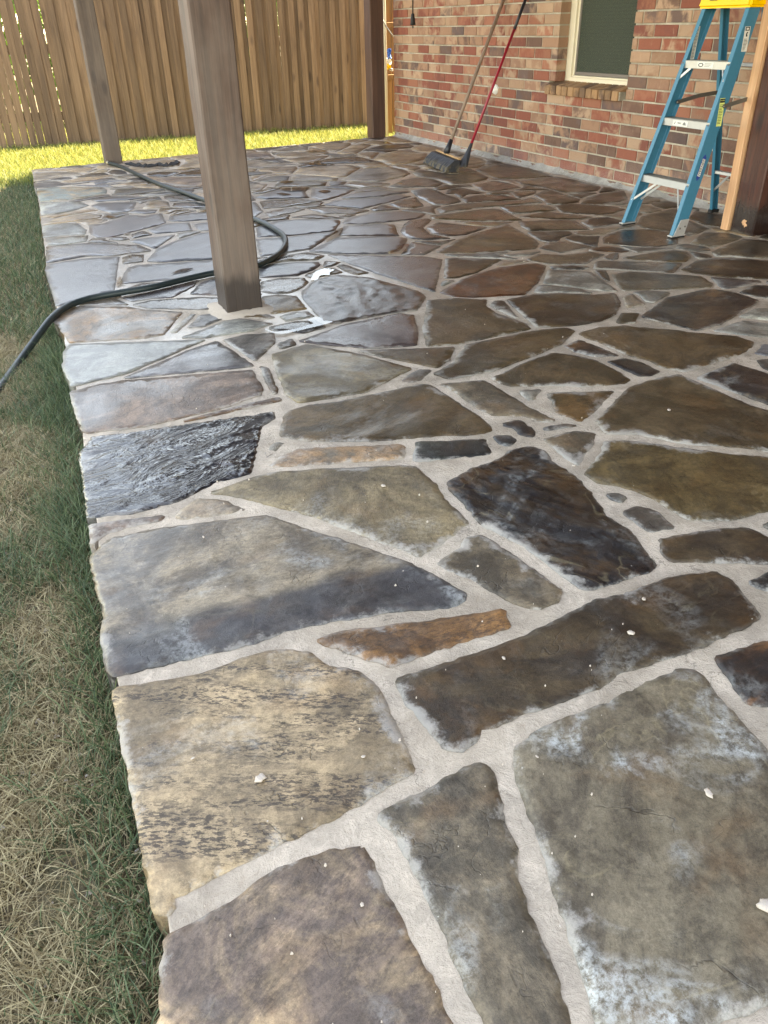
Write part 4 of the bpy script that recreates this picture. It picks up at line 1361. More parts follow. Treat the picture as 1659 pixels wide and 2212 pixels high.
def brick_tints(r, low):
    q = r.random()
    if low:
        cls = 'red' if q < .42 else 'drk' if q < .72 else 'tan'
    else:
        cls = 'red' if q < .40 else 'drk' if q < .56 else 'tan'
    a = r.choice({'red': BR_RED, 'tan': BR_TAN, 'drk': BR_DRK}[cls])
    q = r.random()
    if cls == 'tan':
        b = r.choice(BR_TAN) if q < .6 else r.choice(BR_RED) if q < .85 else r.choice(BR_DRK)
    elif cls == 'red':
        b = r.choice(BR_RED) if q < .65 else r.choice(BR_TAN)
    else:
        b = r.choice(BR_DRK) if q < .6 else r.choice(BR_TAN)
    k = r.uniform(.9, 1.1)
    av = srgb(146, 110, 90)
    a = tuple(c_ * .82 + m_ * .18 for c_, m_ in zip(a, av))
    b = tuple(c_ * .82 + m_ * .18 for c_, m_ in zip(b, av))
    return tuple(c * k for c in a), tuple(c * k for c in b)


def brick_geo(L, H, D, r):
    """front on -x at x=0; chamfered, slightly uneven"""
    c = 0.0035
    vs = []
    for (y, z) in ((0, 0), (L, 0), (L, H), (0, H)):
        vs.append([0.004, y + r.uniform(-.0012, .0012), z + r.uniform(-.0012, .0012)])
    for (y, z) in ((c, c), (L - c, c), (L - c, H - c), (c, H - c)):
        vs.append([r.uniform(-.0012, .0012), y + r.uniform(-.001, .001), z + r.uniform(-.001, .001)])
    for (y, z) in ((0, 0), (L, 0), (L, H), (0, H)):
        vs.append([D, y, z])
    fs = [(4, 7, 6, 5)]
    for i in range(4):
        j = (i + 1) % 4
        fs.append((i, 4 + i, 4 + j, j))
        fs.append((8 + i, i, j, 8 + j))
    fs.append((8, 9, 10, 11))
    return vs, fs


def tint_mesh(me, a, b):
    n = len(me.vertices)
    for nm, val in (('tint', a), ('tint2', b)):
        me.attributes.new(nm, 'FLOAT_COLOR', 'POINT').data.foreach_set('color', np.tile(np.array((*val, 1), np.float32), n))


wall = empty('brick_wall', (WX, 5.0, 0))
tag(wall, 'mixed red, tan and grey brick house wall behind the ladder', 'wall')


def wadd(o):
    """parent to the wall keeping world coordinates"""
    o.parent = wall
    o.matrix_parent_inverse = Matrix.Translation((-WX, -5.0, 0))
    return o


br = random.Random(21)
bricks = []
for k in range(-2, 36):
    z0 = 0.030 + k * CH
    y = CY - (0.0 if k % 2 else BL * 0.5) - br.uniform(0, .012)
    yy = CY
    first = True
    while yy > -1.6:
        L = BL - 0.010
        if first:
            L = (BL - 0.010) if k % 2 else (BL - 0.010) * 0.5
            first = False
        y1_, y0_ = yy, yy - L + br.uniform(-.003, .003)
        yy = y0_ - 0.010
        segs = [(y0_, y1_)]
        zc = z0 + CH * 0.5
        if WIN_Z0 < zc < WIN_Z1:
            lo, hi = WIN_Y0, WIN_Y1
            if zc < 0.62:
                hi = 5.640
            segs = []
            if y1_ <= lo or y0_ >= hi:
                segs = [(y0_, y1_)]
            else:
                if y0_ < lo - .03:
                    segs.append((y0_, lo))
                if y1_ > hi + .03:
                    segs.append((hi, y1_))
        for a, b in segs:
            bricks.append((a, b, z0))
rank = []
for a, b, z in bricks:
    q = world_to_camera_view(SC, cam, Vector((WX, (a + b) / 2, z + .03)))
    vis = 0 < q.x < 1.0 and 0 < q.y < 1 and q.z > 0 and z > -.12
    rank.append((0 if vis else 1, q.z, a, b, z))
rank.sort()
rv, rf, ra, rb_ = [], [], [], []
for idx, (nv, dz, a, b, z) in enumerate(rank):
    vs, fs = brick_geo(b - a, CH - 0.0105, 0.088, br)
    ta, tb = brick_tints(br, z < .36)
    if idx < 300 and nv == 0:
        me = mesh('brick', vs, fs)
        tint_mesh(me, ta, tb)
        o = obj('brick', me, M['brick'], None, (WX, a, z + 0.005))
        wadd(o)
    else:
        bb = len(rv)
        rv += [(p[0] + WX, p[1] + a, p[2] + z + 0.005) for p in vs]
        rf += [tuple(i + bb for i in f_) for f_ in fs]
        ra += [(*ta, 1)] * len(vs)
        rb_ += [(*tb, 1)] * len(vs)
me = mesh('far_bricks', rv, rf)
me.attributes.new('tint', 'FLOAT_COLOR', 'POINT').data.foreach_set('color', np.array(ra, np.float32).ravel())
me.attributes.new('tint2', 'FLOAT_COLOR', 'POINT').data.foreach_set('color', np.array(rb_, np.float32).ravel())
tag(wadd(obj('far_bricks', me, M['brick'])), kind='stuff')

# mortar core around the window opening
mx = WX + 0.0065
b = MB()
b.box(mx, WX + .30, -1.6, WIN_Y0 - .008, -.25, 2.7)
b.box(mx, WX + .30, WIN_Y1 + .082, CY - .004, -.25, 2.7)
b.box(mx, WX + .30, WIN_Y1 + .008, WIN_Y1 + .082, .63, 2.7)
b.box(mx, WX + .30, WIN_Y0 - .008, WIN_Y1 + .082, -.25, WIN_Z0 + .002)
b.box(mx, WX + .30, WIN_Y0 - .008, WIN_Y1 + .008, WIN_Z1 + .01, 2.7)
wadd(b.build('mortar', M['wall_mortar']))
# return of the house round the corner
b = MB()
b.box(WX + .32, 9.0, CY - .10, CY - .012, -.25, 2.7)
wadd(b.build('side_wall', M['wall_mortar']))

# window
plain('cream_vinyl', srgb(226, 214, 190), 0.45, var=.05)
plain('screen_frame', srgb(118, 108, 100), 0.5, var=.08)
t = NT('window_glass')
t.set(Base_Color=srgb(20, 24, 22), Roughness=0.03)
tr = t.n.new('ShaderNodeBsdfTransparent')
tr.inputs[0].default_value = (.55, .62, .56, 1)
ms = t.n.new('ShaderNodeMixShader')
ms.inputs[0].default_value = 0.45
t.l.new(tr.outputs[0], ms.inputs[1])
t.l.new(t.b.outputs[0], ms.inputs[2])
t.l.new(ms.outputs[0], t.out.inputs[0])
M['window_glass'] = t.m
t = NT('insect_screen')
p = t.coord()
n = t.noise(t.mapping(p, (1, 900, 900)), 1.0, 1)
t.set(Base_Color=srgb(96, 104, 90), Roughness=0.8)
tr = t.n.new('ShaderNodeBsdfTransparent')
ms = t.n.new('ShaderNodeMixShader')
ms.inputs[0].default_value = 0.42
t.l.new(tr.outputs[0], ms.inputs[1])
t.l.new(t.b.outputs[0], ms.inputs[2])
t.l.new(ms.outputs[0], t.out.inputs[0])
M['insect_screen'] = t.m

fx0, fx1 = WX + .094, WX + .16
zb = 0.640
b = MB()
b.box(fx0, fx1, WIN_Y1 - .058, WIN_Y1 + .012, zb - .02, 2.015)
b.box(fx0, fx1, WIN_Y0 - .012, WIN_Y0 + .058, zb - .02, 2.015)
b.box(fx0 - .006, fx1, WIN_Y0 + .058, WIN_Y1 - .058, zb - .022, zb + .010)
b.box(fx0 + .002, fx1, WIN_Y0 + .058, WIN_Y1 - .058, 1.96, 2.015)
b.box(fx0 + .012, fx1 - .01, WIN_Y0 + .058, WIN_Y1 - .058, zb + .010, zb + .022)
b.box(fx0 + .018, fx1 - .01, WIN_Y1 - .074, WIN_Y1 - .058, zb + .022, 1.96)
window = wadd(b.build('window', M['cream_vinyl'], bevel=.003))
sf = MB()
sy0, sy1 = WIN_Y0 + .060, WIN_Y1 - .076
for (a0, a1, c0, c1) in ((sy0, sy1, zb + .024, zb + .046), (sy0, sy0 + .02, zb + .046, 1.95), (sy1 - .014, sy1, zb + .046, 1.95)):
    sf.box(fx0 + .022, fx0 + .032, a0, a1, c0, c1)
o = sf.build('screen_frame', M['screen_frame'], bevel=.002)
o.parent = window
s_ = MB()
s_.add([(fx0 + .027, sy0 + .02, zb + .046), (fx0 + .027, sy1 - .014, zb + .046), (fx0 + .027, sy1 - .014, 1.95), (fx0 + .027, sy0 + .02, 1.95)], [(0, 3, 2, 1)])
s_.build('insect_screen', M['insect_screen'], window)
g = MB()
g.box(fx1 - .03, fx1 - .024, WIN_Y0 + .01, WIN_Y1 - .01, zb, 2.0)
g.build('pane', M['window_glass'], window)
g = MB()
zq = zb + .005
while zq < 2.0:
    g.add([(fx1 + .010, WIN_Y0 - .01, zq), (fx1 + .010, WIN_Y1 + .01, zq), (fx1 + .034, WIN_Y1 + .01, zq + .017), (fx1 + .034, WIN_Y0 - .01, zq + .017)], [(0, 1, 2, 3)])
    zq += .022
tag(g.build('blind_slats', plain('blind', srgb(150, 154, 140), .6), window), kind='stuff')
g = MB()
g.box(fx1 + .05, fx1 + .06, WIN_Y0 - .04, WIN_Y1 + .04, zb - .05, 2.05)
g.build('dark_backing', plain('dark_backing', srgb(40, 40, 38), .8), window)  # flat panel coloured dark in place of the unlit room behind

# rowlock sill of bricks on edge, sloping outwards
sill = wadd(MB().box(WX - .022, WX + .10, WIN_Y0 + .03, 5.636, .540, .592).build('window_sill', M['wall_mortar']))
y = 5.638
sr = random.Random(4)
while y > WIN_Y0 + .045:
    wd = min(0.062, y - WIN_Y0 - .02)
    hj = sr.uniform(-.002, .002)
    x0_, x1_ = WX - .036 + sr.uniform(-.002, .002), WX + .10
    vs = [(x0_, y - wd, .537), (x1_, y - wd, .545), (x1_, y - wd, .628), (x0_, y - wd, .598 + hj),
          (x0_, y, .537), (x1_, y, .545), (x1_, y, .628), (x0_, y, .598 + hj)]
    me = MB().add(vs, [(0, 1, 2, 3), (7, 6, 5, 4), (0, 4, 5, 1), (1, 5, 6, 2), (2, 6, 7, 3), (3, 7, 4, 0)]).mesh('sill_brick', .004)
    ta = sr.choice([srgb(146, 112, 82), srgb(118, 90, 70), srgb(164, 124, 88), srgb(104, 80, 64), srgb(150, 100, 74)])
    tint_mesh(me, ta, sr.choice([srgb(120, 92, 70), srgb(168, 130, 96)]))
    o = obj('sill_brick', me, M['brick'], sill)
    y -= wd + 0.009

# smeared mortar fillet along the foot of the wall
fv, ff = [], []
ysf = np.arange(-1.2, CY - .02, .025)
prof = [(0.0, .030), (-.014, .016), (-.036, .004), (-.062, -.008)]
for j, yq in enumerate(ysf):
    h = 0.15 + 1.7 * fbm(np.array([yq * 9.0]), np.array([4.0]), 4, .65)[0]
    for k, (dx, dz) in enumerate(prof):
        jx = 0.022 * (fbm(np.array([yq * 11.0]), np.array([k * 3.3]), 3)[0] - .5)
        jz = 0.020 * (fbm(np.array([yq * 17.0]), np.array([k * 5.7 + 9]), 3)[0] - .5)
        fv.append((WX + .005 + dx * h + (jx if k else 0), yq, max(-.012, dz * h + (jz if k < 3 else 0))))
for j in range(len(ysf) - 1):
    for k in range(3):
        i0 = j * 4 + k
        ff.append((i0, i0 + 1, i0 + 5, i0 + 4))
wadd(obj('mortar_fillet', mesh('mortar_fillet', fv, ff, True), M['fillet_mortar']))

# round white cover over a wall pipe
plain('white_plastic', srgb(236, 234, 228), .5, var=.1)
vc = MB()
c0 = Vector((WX, 6.384, .529))
prof_ = [(-.004, .038), (.004, .040), (.012, .036), (.022, .030), (.034, .024), (.040, .012)]
vs, fs = [], []
for k, (dx, r) in enumerate(prof_):
    for a in range(18):
        an = 2 * math.pi * a / 18
        rr = r * (1 + .05 * math.sin(3 * an + k))
        vs.append((c0.x - dx, c0.y + rr * math.cos(an), c0.z + rr * math.sin(an)))
for k in range(len(prof_) - 1):
    for a in range(18):
        a2 = (a + 1) % 18
        fs.append((k * 18 + a, k * 18 + a2, (k + 1) * 18 + a2, (k + 1) * 18 + a))
fs.append(tuple(range((len(prof_) - 1) * 18, len(prof_) * 18)))
vc.add(vs, fs, True)
tag(vc.build('pipe_cover', M['white_plastic']), 'small round white cover on the brick wall beside the red broom handle', 'cover')

# ================================================================== FENCE
wood('fence_wood', srgb(132, 106, 82), srgb(106, 83, 63), srgb(70, 54, 44), .8, vary=.6)
fence = empty('wood_fence', (1.3, float(fence_y(1.3)), GZ))
tag(fence, 'tall weathered brown cedar picket fence behind the lawn', 'fence')
fang = math.atan(-0.095)


def picket_mesh(wd, h, r):
    b_ = MB()
    c = wd * .22
    ol = [(-wd / 2, 0), (wd / 2, 0), (wd / 2, h - c), (wd / 2 - c, h), (-wd / 2 + c, h), (-wd / 2, h - c)]
    b_.prism(ol, (0, 0, 0), (1, 0, 0), (0, 0, 1), (0, .016, 0))
    return b_.mesh('picket', .002)


fr = random.Random(8)
variants = [picket_mesh(wd, 1.80, fr) for wd in (.071, .073, .0745, .066, .068, .071)]
for m_ in variants:
    m_.materials.append(M['fence_wood'])
x = -2.4
pk = 0
while x < 5.9:
    tight = x > 0.95
    m_ = fr.choice(variants[3:] if tight else variants[:3])
    o = bpy.data.objects.new('picket', m_)
    COL.objects.link(o)
    o.parent = fence
    s = x - 1.3
    o.location = (s * math.cos(fang), s * math.sin(fang) + fr.uniform(-.002, .002) + (.019 if tight and pk % 2 else 0), fr.uniform(.005, .035))
    o.rotation_euler = (fr.uniform(-.004, .004), fr.uniform(-.005, .005), fang + fr.uniform(-.02, .02))
    pk += 1
    x += .0605 if tight else .0780
for z in (.32, .95, 1.55):
    b = MB().bar((-3.8 * math.cos(fang), -3.8 * math.sin(fang) + .045, z), (4.6 * math.cos(fang), 4.6 * math.sin(fang) + .045, z), .04, .085)
    b.build('rail', M['fence_wood'], fence)
for s in (-2.9, -.5, 1.9, 4.3):
    MB().box(-.045, .045, .068, .158, -.3, 1.75).build('fence_post', M['fence_wood'], fence, loc=(s * math.cos(fang), s * math.sin(fang), 0))

# narrow gate in the gap between the far post and the house corner
wood('gate_wood', srgb(160, 118, 74), srgb(136, 98, 62), srgb(86, 62, 42), .8)
gate = empty('side_gate', (4.22, 8.80, GZ))
tag(gate, 'narrow strip of wooden side gate between far post and house corner', 'gate')
for k, gx_ in enumerate((-.085, -.018, .05)):
    MB().box(gx_, gx_ + .058, 0, .018, .04 + .01 * k, 1.78).build('board', M['gate_wood'], gate, bevel=.002)
for z in (.58, 1.06):
    MB().box(-.11, .13, -.045, -.002, z, z + .05).build('rail', M['gate_wood'], gate, bevel=.003)
plain('galvanised', srgb(150, 150, 148), .4, .8)
MB().box(-.11, -.06, -.052, -.046, .60, .62).build('latch', M['galvanised'], gate)
MB().box(-.12, -.05, -.052, -.046, 1.07, 1.10).build('hinge', M['galvanised'], gate)
tag(MB().tube([(4.075, 8.56, GZ - .03), (4.07, 8.56, 1.0), (4.06, 8.56, 2.4)], .014, 10).build('drain_pipe', plain('cream_pipe', srgb(206, 196, 172), .5)),
    'cream vertical pipe just right of the far dark post', 'pipe')
rod = empty('latch_rod', (4.07, 8.50, .98))
tag(rod, 'thin grey metal rod with white tip slanting beside the far post', 'rod')
MB().tube([(4.012, 8.50, 1.06), (4.06, 8.50, .985), (4.150, 8.50, .885)], .006, 8).build('shaft', M['galvanised'], rod).matrix_parent_inverse = Matrix.Translation((-4.07, -8.50, -.98))
MB().tube([(3.992, 8.495, 1.12), (3.998, 8.495, 1.10), (4.016, 8.495, 1.055)], [.006, .011, .009], 8).build('tip', M['white_plastic'], rod).matrix_parent_inverse = Matrix.Translation((-4.07, -8.50, -.98))

# crumpled blue, white and yellow wrapper caught on the gate
bagm = []
for nm, cc in (('wrapper_blue', srgb(60, 110, 190)), ('wrapper_white', srgb(220, 220, 214)), ('wrapper_yellow', srgb(240, 200, 40))):
    bagm.append(plain(nm, cc, .45))


def crumple(cx, cy, cz, sx, sz, seed):
    r = random.Random(seed)
    vs, fs = [], []
    n_ = 6
    for j in range(n_):
        for i in range(n_):
            vs.append((cx + sx * (i / (n_ - 1) - .5) + r.uniform(-.006, .006), cy + r.uniform(-.018, .018),
                       cz + sz * (j / (n_ - 1) - .5) + r.uniform(-.008, .008)))
    for j in range(n_ - 1):
        for i in range(n_ - 1):
            fs.append((j * n_ + i, j * n_ + i + 1, (j + 1) * n_ + i + 1, (j + 1) * n_ + i))
    return mesh('wrapper', vs, fs)


bag = empty('plastic_wrapper', (4.13, 8.62, .60))
tag(bag, 'crumpled blue, white and yellow plastic wrapper stuck by the side gate', 'wrapper')
for nm, m_, args in (('blue_part', bagm[0], (4.145, 8.62, .745, .04, .09, 1)), ('white_part', bagm[1], (4.14, 8.63, .675, .07, .07, 2)),
                     ('yellow_part', bagm[2], (4.125, 8.61, .625, .055, .05, 3)), ('torn_flap', bagm[1], (4.16, 8.615, .60, .05, .025, 4))):
    o = obj(nm, crumple(*args), m_, bag)
    o.matrix_parent_inverse = Matrix.Translation((-4.13, -8.62, -.60))

# ================================================================== POSTS AND ROOF
wood('post_main', srgb(92, 72, 61), srgb(66, 52, 45), srgb(46, 37, 33), .8, base_dark=True, vary=.0, weather=.25)
wood('post_grey', srgb(104, 88, 76), srgb(88, 74, 64), srgb(60, 50, 46), .8, vary=.0, weather=.2)
wood('post_brown', srgb(92, 66, 54), srgb(76, 54, 46), srgb(52, 38, 34), .7, vary=.0)
wood('post_dark', srgb(88, 48, 36), srgb(60, 34, 28), srgb(34, 22, 19), .45, base_dark=True, vary=.0)
wood('pine', srgb(226, 180, 140), srgb(208, 158, 118), srgb(176, 122, 86), .65, vary=.0)
wood('roof_wood', srgb(140, 104, 76), srgb(120, 88, 64), srgb(84, 62, 46), .8, vary=.2)


def post(name, x0, x1, y0, y1, mat, label):
    cx, cy = (x0 + x1) / 2, (y0 + y1) / 2
    b_ = MB()
    # several rings so the arrises can wander a little
    r = random.Random(int(x0 * 1000))
    hx, hy = (x1 - x0) / 2, (y1 - y0) / 2
    zs = [-.02] + [q * .12 for q in range(0, 20)] + [2.36]
    ch = .007
    vs, fs = [], []
    for z in zs:
        for (a, bq) in ((-hx + ch, -hy), (hx - ch, -hy), (hx, -hy + ch), (hx, hy - ch), (hx - ch, hy), (-hx + ch, hy), (-hx, hy - ch), (-hx, -hy + ch)):
            vs.append((a + r.uniform(-.0012, .0012), bq + r.uniform(-.0012, .0012), z))
    for j in range(len(zs) - 1):
        for k in range(8):
            k2 = (k + 1) % 8
            fs.append((j * 8 + k, j * 8 + k2, (j + 1) * 8 + k2, (j + 1) * 8 + k))
    fs.append(tuple(reversed(range(8))))
    fs.append(tuple(range((len(zs) - 1) * 8, len(zs) * 8)))
    b_.add(vs, fs)
    o = b_.build(name, mat, None, loc=(cx, cy, 0))
    tag(o, label, 'post', 'posts holding up the patio roof')
    return o


post('porch_post', .780, .936, 3.232, 3.385, M['post_main'], 'thick weathered square wooden post in the middle of the patio, nearest the hose')
post('porch_post', 1.005, 1.150, 7.97, 8.115, M['post_grey'], 'grey wooden post at the far left corner, beside the end of the hose')
post('porch_post', 3.765, 3.912, 8.25, 8.40, M['post_brown'], 'dark brown post at the far end between fence and brick wall')
rp = empty('porch_post', (3.765, 3.235, 0))
tag(rp, 'dark stained post with raw pine board at the right edge, beside the ladder', 'post', 'posts holding up the patio roof')
o = post('shaft', 3.692, 3.842, 3.156, 3.314, M['post_dark'], None)
for k in list(o.keys()):
    if k in ('label', 'category', 'group'):
        del o[k]
o.parent = rp
o.matrix_parent_inverse = Matrix.Translation((-3.765, -3.235, 0))
# pine board with a wavy bark edge
pv, pf = [], []
zs = np.linspace(.002, 2.34, 60)
for z in zs:
    wv = .0035 * math.sin(z * 9) + .004 * (fbm(np.array([z * 7.0]), np.array([1.0]), 3)[0] - .5)
    for (a, bq) in ((3.672 + wv, 3.318), (3.672 + wv * .6, 3.366), (3.80, 3.366), (3.80, 3.318)):
        pv.append((a, bq, z))
for j in range(len(zs) - 1):
    for k in range(4):
        k2 = (k + 1) % 4
        pf.append((j * 4 + k, j * 4 + k2, (j + 1) * 4 + k2, (j + 1) * 4 + k))
pf += [(3, 2, 1, 0), tuple(range(len(pv) - 4, len(pv)))]
o = MB().add(pv, pf).build('pine_board', M['pine'], rp, bevel=.002)
o.matrix_parent_inverse = Matrix.Translation((-3.765, -3.235, 0))

# mortar collar and sawdust at the foot of the near post
plain('post_grout', srgb(176, 162, 146), .9, bump=.6)
gv = []
b = MB()
n_ = 28
ring = []
for rr, zz in ((.078, .012), (.105, .006), (.150, -.006)):
    for k in range(n_):
        a = 2 * math.pi * k / n_
        sq = 1 / max(abs(math.cos(a)), abs(math.sin(a)))
        sq = min(sq, 1.25)
        q = rr * sq * (1 + .22 * (fbm(np.array([k * .9]), np.array([rr * 40]), 2)[0] - .5))
        ring.append((.858 + q * math.cos(a), 3.308 + q * math.sin(a), zz + .006 * (fbm(np.array([k * 1.3]), np.array([7.0]), 2)[0] - .5)))
fs = [(j * n_ + k, j * n_ + (k + 1) % n_, (j + 1) * n_ + (k + 1) % n_, (j + 1) * n_ + k) for j in range(2) for k in range(n_)]
b.add(ring, fs, True)
b.build('post_grout', M['post_grout'], patio)

# roof over the patio (above the picture): beams, rafters and boards
RX0, RX1, RY0, RY1, RZ = 0.75, 5.6, -2.4, 8.575, 2.50
roof = empty('patio_roof', (2.0, 3.0, 2.36))
tag(roof, 'wooden patio roof above the flagstones resting on the posts', 'roof')


def radd(o):
    o.parent = roof
    o.matrix_parent_inverse = Matrix.Translation((-2.0, -3.0, -2.36))
    return o


radd(MB().box(.79, .93, RY0, 8.2, 2.362, 2.498).build('beam', M['roof_wood']))
radd(MB().box(WX - .17, WX - .03, RY0, 8.45, 2.362, 2.498).build('beam', M['roof_wood']))
yq = RY0 + .1
while yq < RY1 - .1:
    radd(MB().box(RX0 if yq < 6.7 else RX0 + (yq + .1 - 6.77) * .45, RX1, yq, yq + .04, RZ, RZ + .14).build('rafter', M['roof_wood']))
    yq += .6
ol = [(RX0, RY0), (RX1, RY0), (RX1, RY1), (1.555, RY1), (RX0, 6.77)]  # far left corner cut away to shape the shadow edge on the lawn
b = MB()
b.prism(ol, (0, 0, RZ + .142), (1, 0, 0), (0, 1, 0), (0, 0, .03))
radd(b.build('roof_boards', M['roof_wood']))

# ================================================================== STEPLADDER
plain('fibreglass', srgb(44, 116, 142), .42, var=.10, scale=60)
plain('aluminium', srgb(196, 196, 194), .38, .55, var=.08, scale=40)
plain('dull_steel', srgb(120, 118, 112), .45, .7, var=.12)
plain('yellow_plastic', srgb(248, 196, 10), .5, var=.05)
plain('black_rubber', srgb(24, 24, 26), .6, var=.1)
plain('sticker_white', srgb(216, 214, 206), .5, var=.05)
plain('sticker_yellow', srgb(214, 222, 130), .5, var=.05)
plain('print_black', srgb(28, 28, 30), .6, var=.02)
plain('print_blue', srgb(30, 60, 140), .5, var=.02)
plain('print_grey', srgb(120, 120, 116), .6, var=.02)

LAD = Vector((3.62, 3.54, 0))
ladder = empty('stepladder', LAD)
tag(ladder, 'blue fibreglass stepladder with aluminium steps and yellow top against the wall', 'ladder')
LINV = Matrix.Translation(-LAD)


def ladd(o, par=None):
    o.parent = par or ladder
    if par is None:
        o.matrix_parent_inverse = LINV
    else:
        o.matrix_parent_inverse = Matrix.Identity(4)
        o.matrix_parent_inverse = par.matrix_parent_inverse.copy() if False else Matrix.Identity(4)
    return o


def lerp(a, b, t_):
    return Vector(a) + (Vector(b) - Vector(a)) * t_


TOPZ = 1.065
# outer lower and upper points of the web of each rail (front edge of the rail)
FR = {'near': (Vector((3.298, 3.338, .012)), Vector((3.588, 3.372, TOPZ))),
      'far': (Vector((3.286, 3.745, .012)), Vector((3.588, 3.688, TOPZ)))}
RR = {'near': (Vector((3.962, 3.345, .012)), Vector((3.700, 3.385, TOPZ))),
      'far': (Vector((3.962, 3.742, .012)), Vector((3.700, 3.676, TOPZ)))}


def channel(a, b, depth, flange, inward, sx, th=.005):
    """C-channel: web in the x direction (depth, sign sx), flanges pointing inward (sign of y)"""
    m_ = MB()
    a = Vector(a)
    b = Vector(b)
    X_ = Vector((sx, 0, 0))
    Y_ = Vector((0, inward, 0))
    def pr(x0, x1, y0, y1):
        vs = []
        for p in (a, b):
            for (u, v_) in ((x0, y0), (x1, y0), (x1, y1), (x0, y1)):
                vs.append(p + X_ * u + Y_ * v_)
        m_.add(vs, [(0, 1, 2, 3), (7, 6, 5, 4), (0, 4, 5, 1), (1, 5, 6, 2), (2, 6, 7, 3), (3, 7, 4, 0)])
    # single outline extruded so the section is one piece
    ol = [(0, 0), (depth, 0), (depth, flange), (depth - th, flange), (depth - th, th), (th, th), (th, flange), (0, flange)]
    vs = [a + X_ * u + Y_ * v_ for u, v_ in ol] + [b + X_ * u + Y_ * v_ for u, v_ in ol]
    n8 = 8
    fs = [(i, i + n8, (i + 1) % n8 + n8, (i + 1) % n8) for i in range(n8)]
    for base in (0, n8):
        fs += [(base, base + 1, base + 4, base + 5), (base + 1, base + 2, base + 3, base + 4), (base + 5, base + 6, base + 7, base)]
    m_.add(vs, fs)
    return m_


for side, inw in (('near', 1), ('far', -1)):
    a, b_ = FR[side]
    ladd(channel(a, b_, .078, .026, inw, 1).build('front_rail', M['fibreglass'], bevel=.0015))
    a, b_ = RR[side]
    ladd(channel(a, b_, .046, .022, inw, 1).build('rear_rail', M['fibreglass'], bevel=.0015))

# shoes
for side, inw in (('near', 1), ('far', -1)):
    a = FR[side][0]
    if side == 'near':
        sh = MB()
        p0 = lerp(*FR[side], .0)
        p1 = lerp(*FR[side], .075)
        sh.add([p0 + Vector((.003, -.004, 0)), p0 + Vector((.080, -.004, 0)), p1 + Vector((.080, -.004, 0)), p1 + Vector((.020, -.004, 0)),
                p0 + Vector((.003, -.001, 0)), p0 + Vector((.080, -.001, 0)), p1 + Vector((.080, -.001, 0)), p1 + Vector((.020, -.001, 0))],
               [(0, 1, 2, 3), (7, 6, 5, 4), (0, 4, 5, 1), (1, 5, 6, 2), (2, 6, 7, 3), (3, 7, 4, 0)])
        so = ladd(sh.build('shoe', M['aluminium'], bevel=.001))
        for (u, hh) in ((.030, .035), (.062, .042)):
            c_ = p0 + Vector((u + hh * .28, -.0065, hh))
            MB().tube([c_ + Vector((0, .003, 0)), c_], .005, 8).build('rivet', M['dull_steel'], so)
    y0, y1 = (a.y - .006, a.y + .028) if inw > 0 else (a.y - .028, a.y + .006)
    ft = MB().box(a.x - .010, a.x + .086, y0, y1, .007, .013).mesh('foot')
    fo = ladd(obj('foot', ft, M['aluminium']))
    MB().box(a.x - .008, a.x + .084, y0 + .002, y1 - .002, -.004, .0075).build('tread', M['black_rubber'], fo)
    a = RR[side][0]
    y0, y1 = (a.y - .004, a.y + .026) if inw > 0 else (a.y - .026, a.y + .004)
    ladd(MB().box(a.x - .008, a.x + .055, y0, y1, -.004, .016).build('foot', M['black_rubber'], bevel=.002))

# steps
STEPS = []
for z in (.268, .555, .826):
    f_ = (z - .012) / (TOPZ - .012)
    pn = lerp(*FR['near'], f_)
    pf_ = lerp(*FR['far'], f_)
    y0, y1 = pn.y + .004, pf_.y - .004
    x0 = pn.x - .003
    m_ = MB()
    ol = [(0, 0), (.002, -.036), (.006, -.036), (.006, -.004), (.076, -.004), (.076, -.030), (.080, -.030), (.080, 0)]
    m_.prism(ol, (x0, y0, z), (1, 0, 0), (0, 0, 1), (0, y1 - y0, 0))
    st_ = ladd(m_.build('step', M['aluminium'], bevel=.001))
    STEPS.append((x0, y0, y1, z, st_))
    rg_ = MB()
    for k in range(6):
        rg_.box(x0 + .010 + k * .011, x0 + .014 + k * .011, y0 + .004, y1 - .004, z + .0002, z + .0018)
    ro = rg_.build('tread_ribs', M['dull_steel'], st_)
    tag(ro, kind='stuff')
    for yq in (y0 - .0005, y1 + .0005):
        for zz in (z - .012,):
            MB().tube([(x0 + .001, yq + (.006 if yq < 3.5 else -.006), zz), (x0 - .004, yq + (.006 if yq < 3.5 else -.006), zz)], .005, 8).build('rivet', M['dull_steel'], st_)

# diagonal braces
x0, y0, y1, z, st_ = STEPS[0]
fl = lerp(*FR['far'], .115)
nl = lerp(*FR['near'], .115)
for (a, b_) in (((fl.x + .002, fl.y - .012, fl.z), (x0 + .010, y1 - .125, z - .034)), ((nl.x + .002, nl.y + .012, nl.z - .03), (x0 + .010, y0 + .085, z - .034)),
                ((fl.x + .070, fl.y - .012, fl.z), (x0 + .072, y1 - .125, z - .028)), ((nl.x + .070, nl.y + .012, nl.z - .03), (x0 + .072, y0 + .085, z - .028))):
    ladd(MB().bar(a, b_, .012, .004, (1, 0, .3)).build('brace', M['aluminium'], bevel=.001))
x0, y0, y1, z, st_ = STEPS[2]
for (ya, yb) in ((y1 - .004, y1 - .06), (y0 + .004, y0 + .045)):
    ladd(MB().bar((x0 - .020, ya, z - .088), (x0 + .006, yb, z - .034), .012, .004, (1, 0, .3)).build('brace', M['aluminium'], bevel=.001))

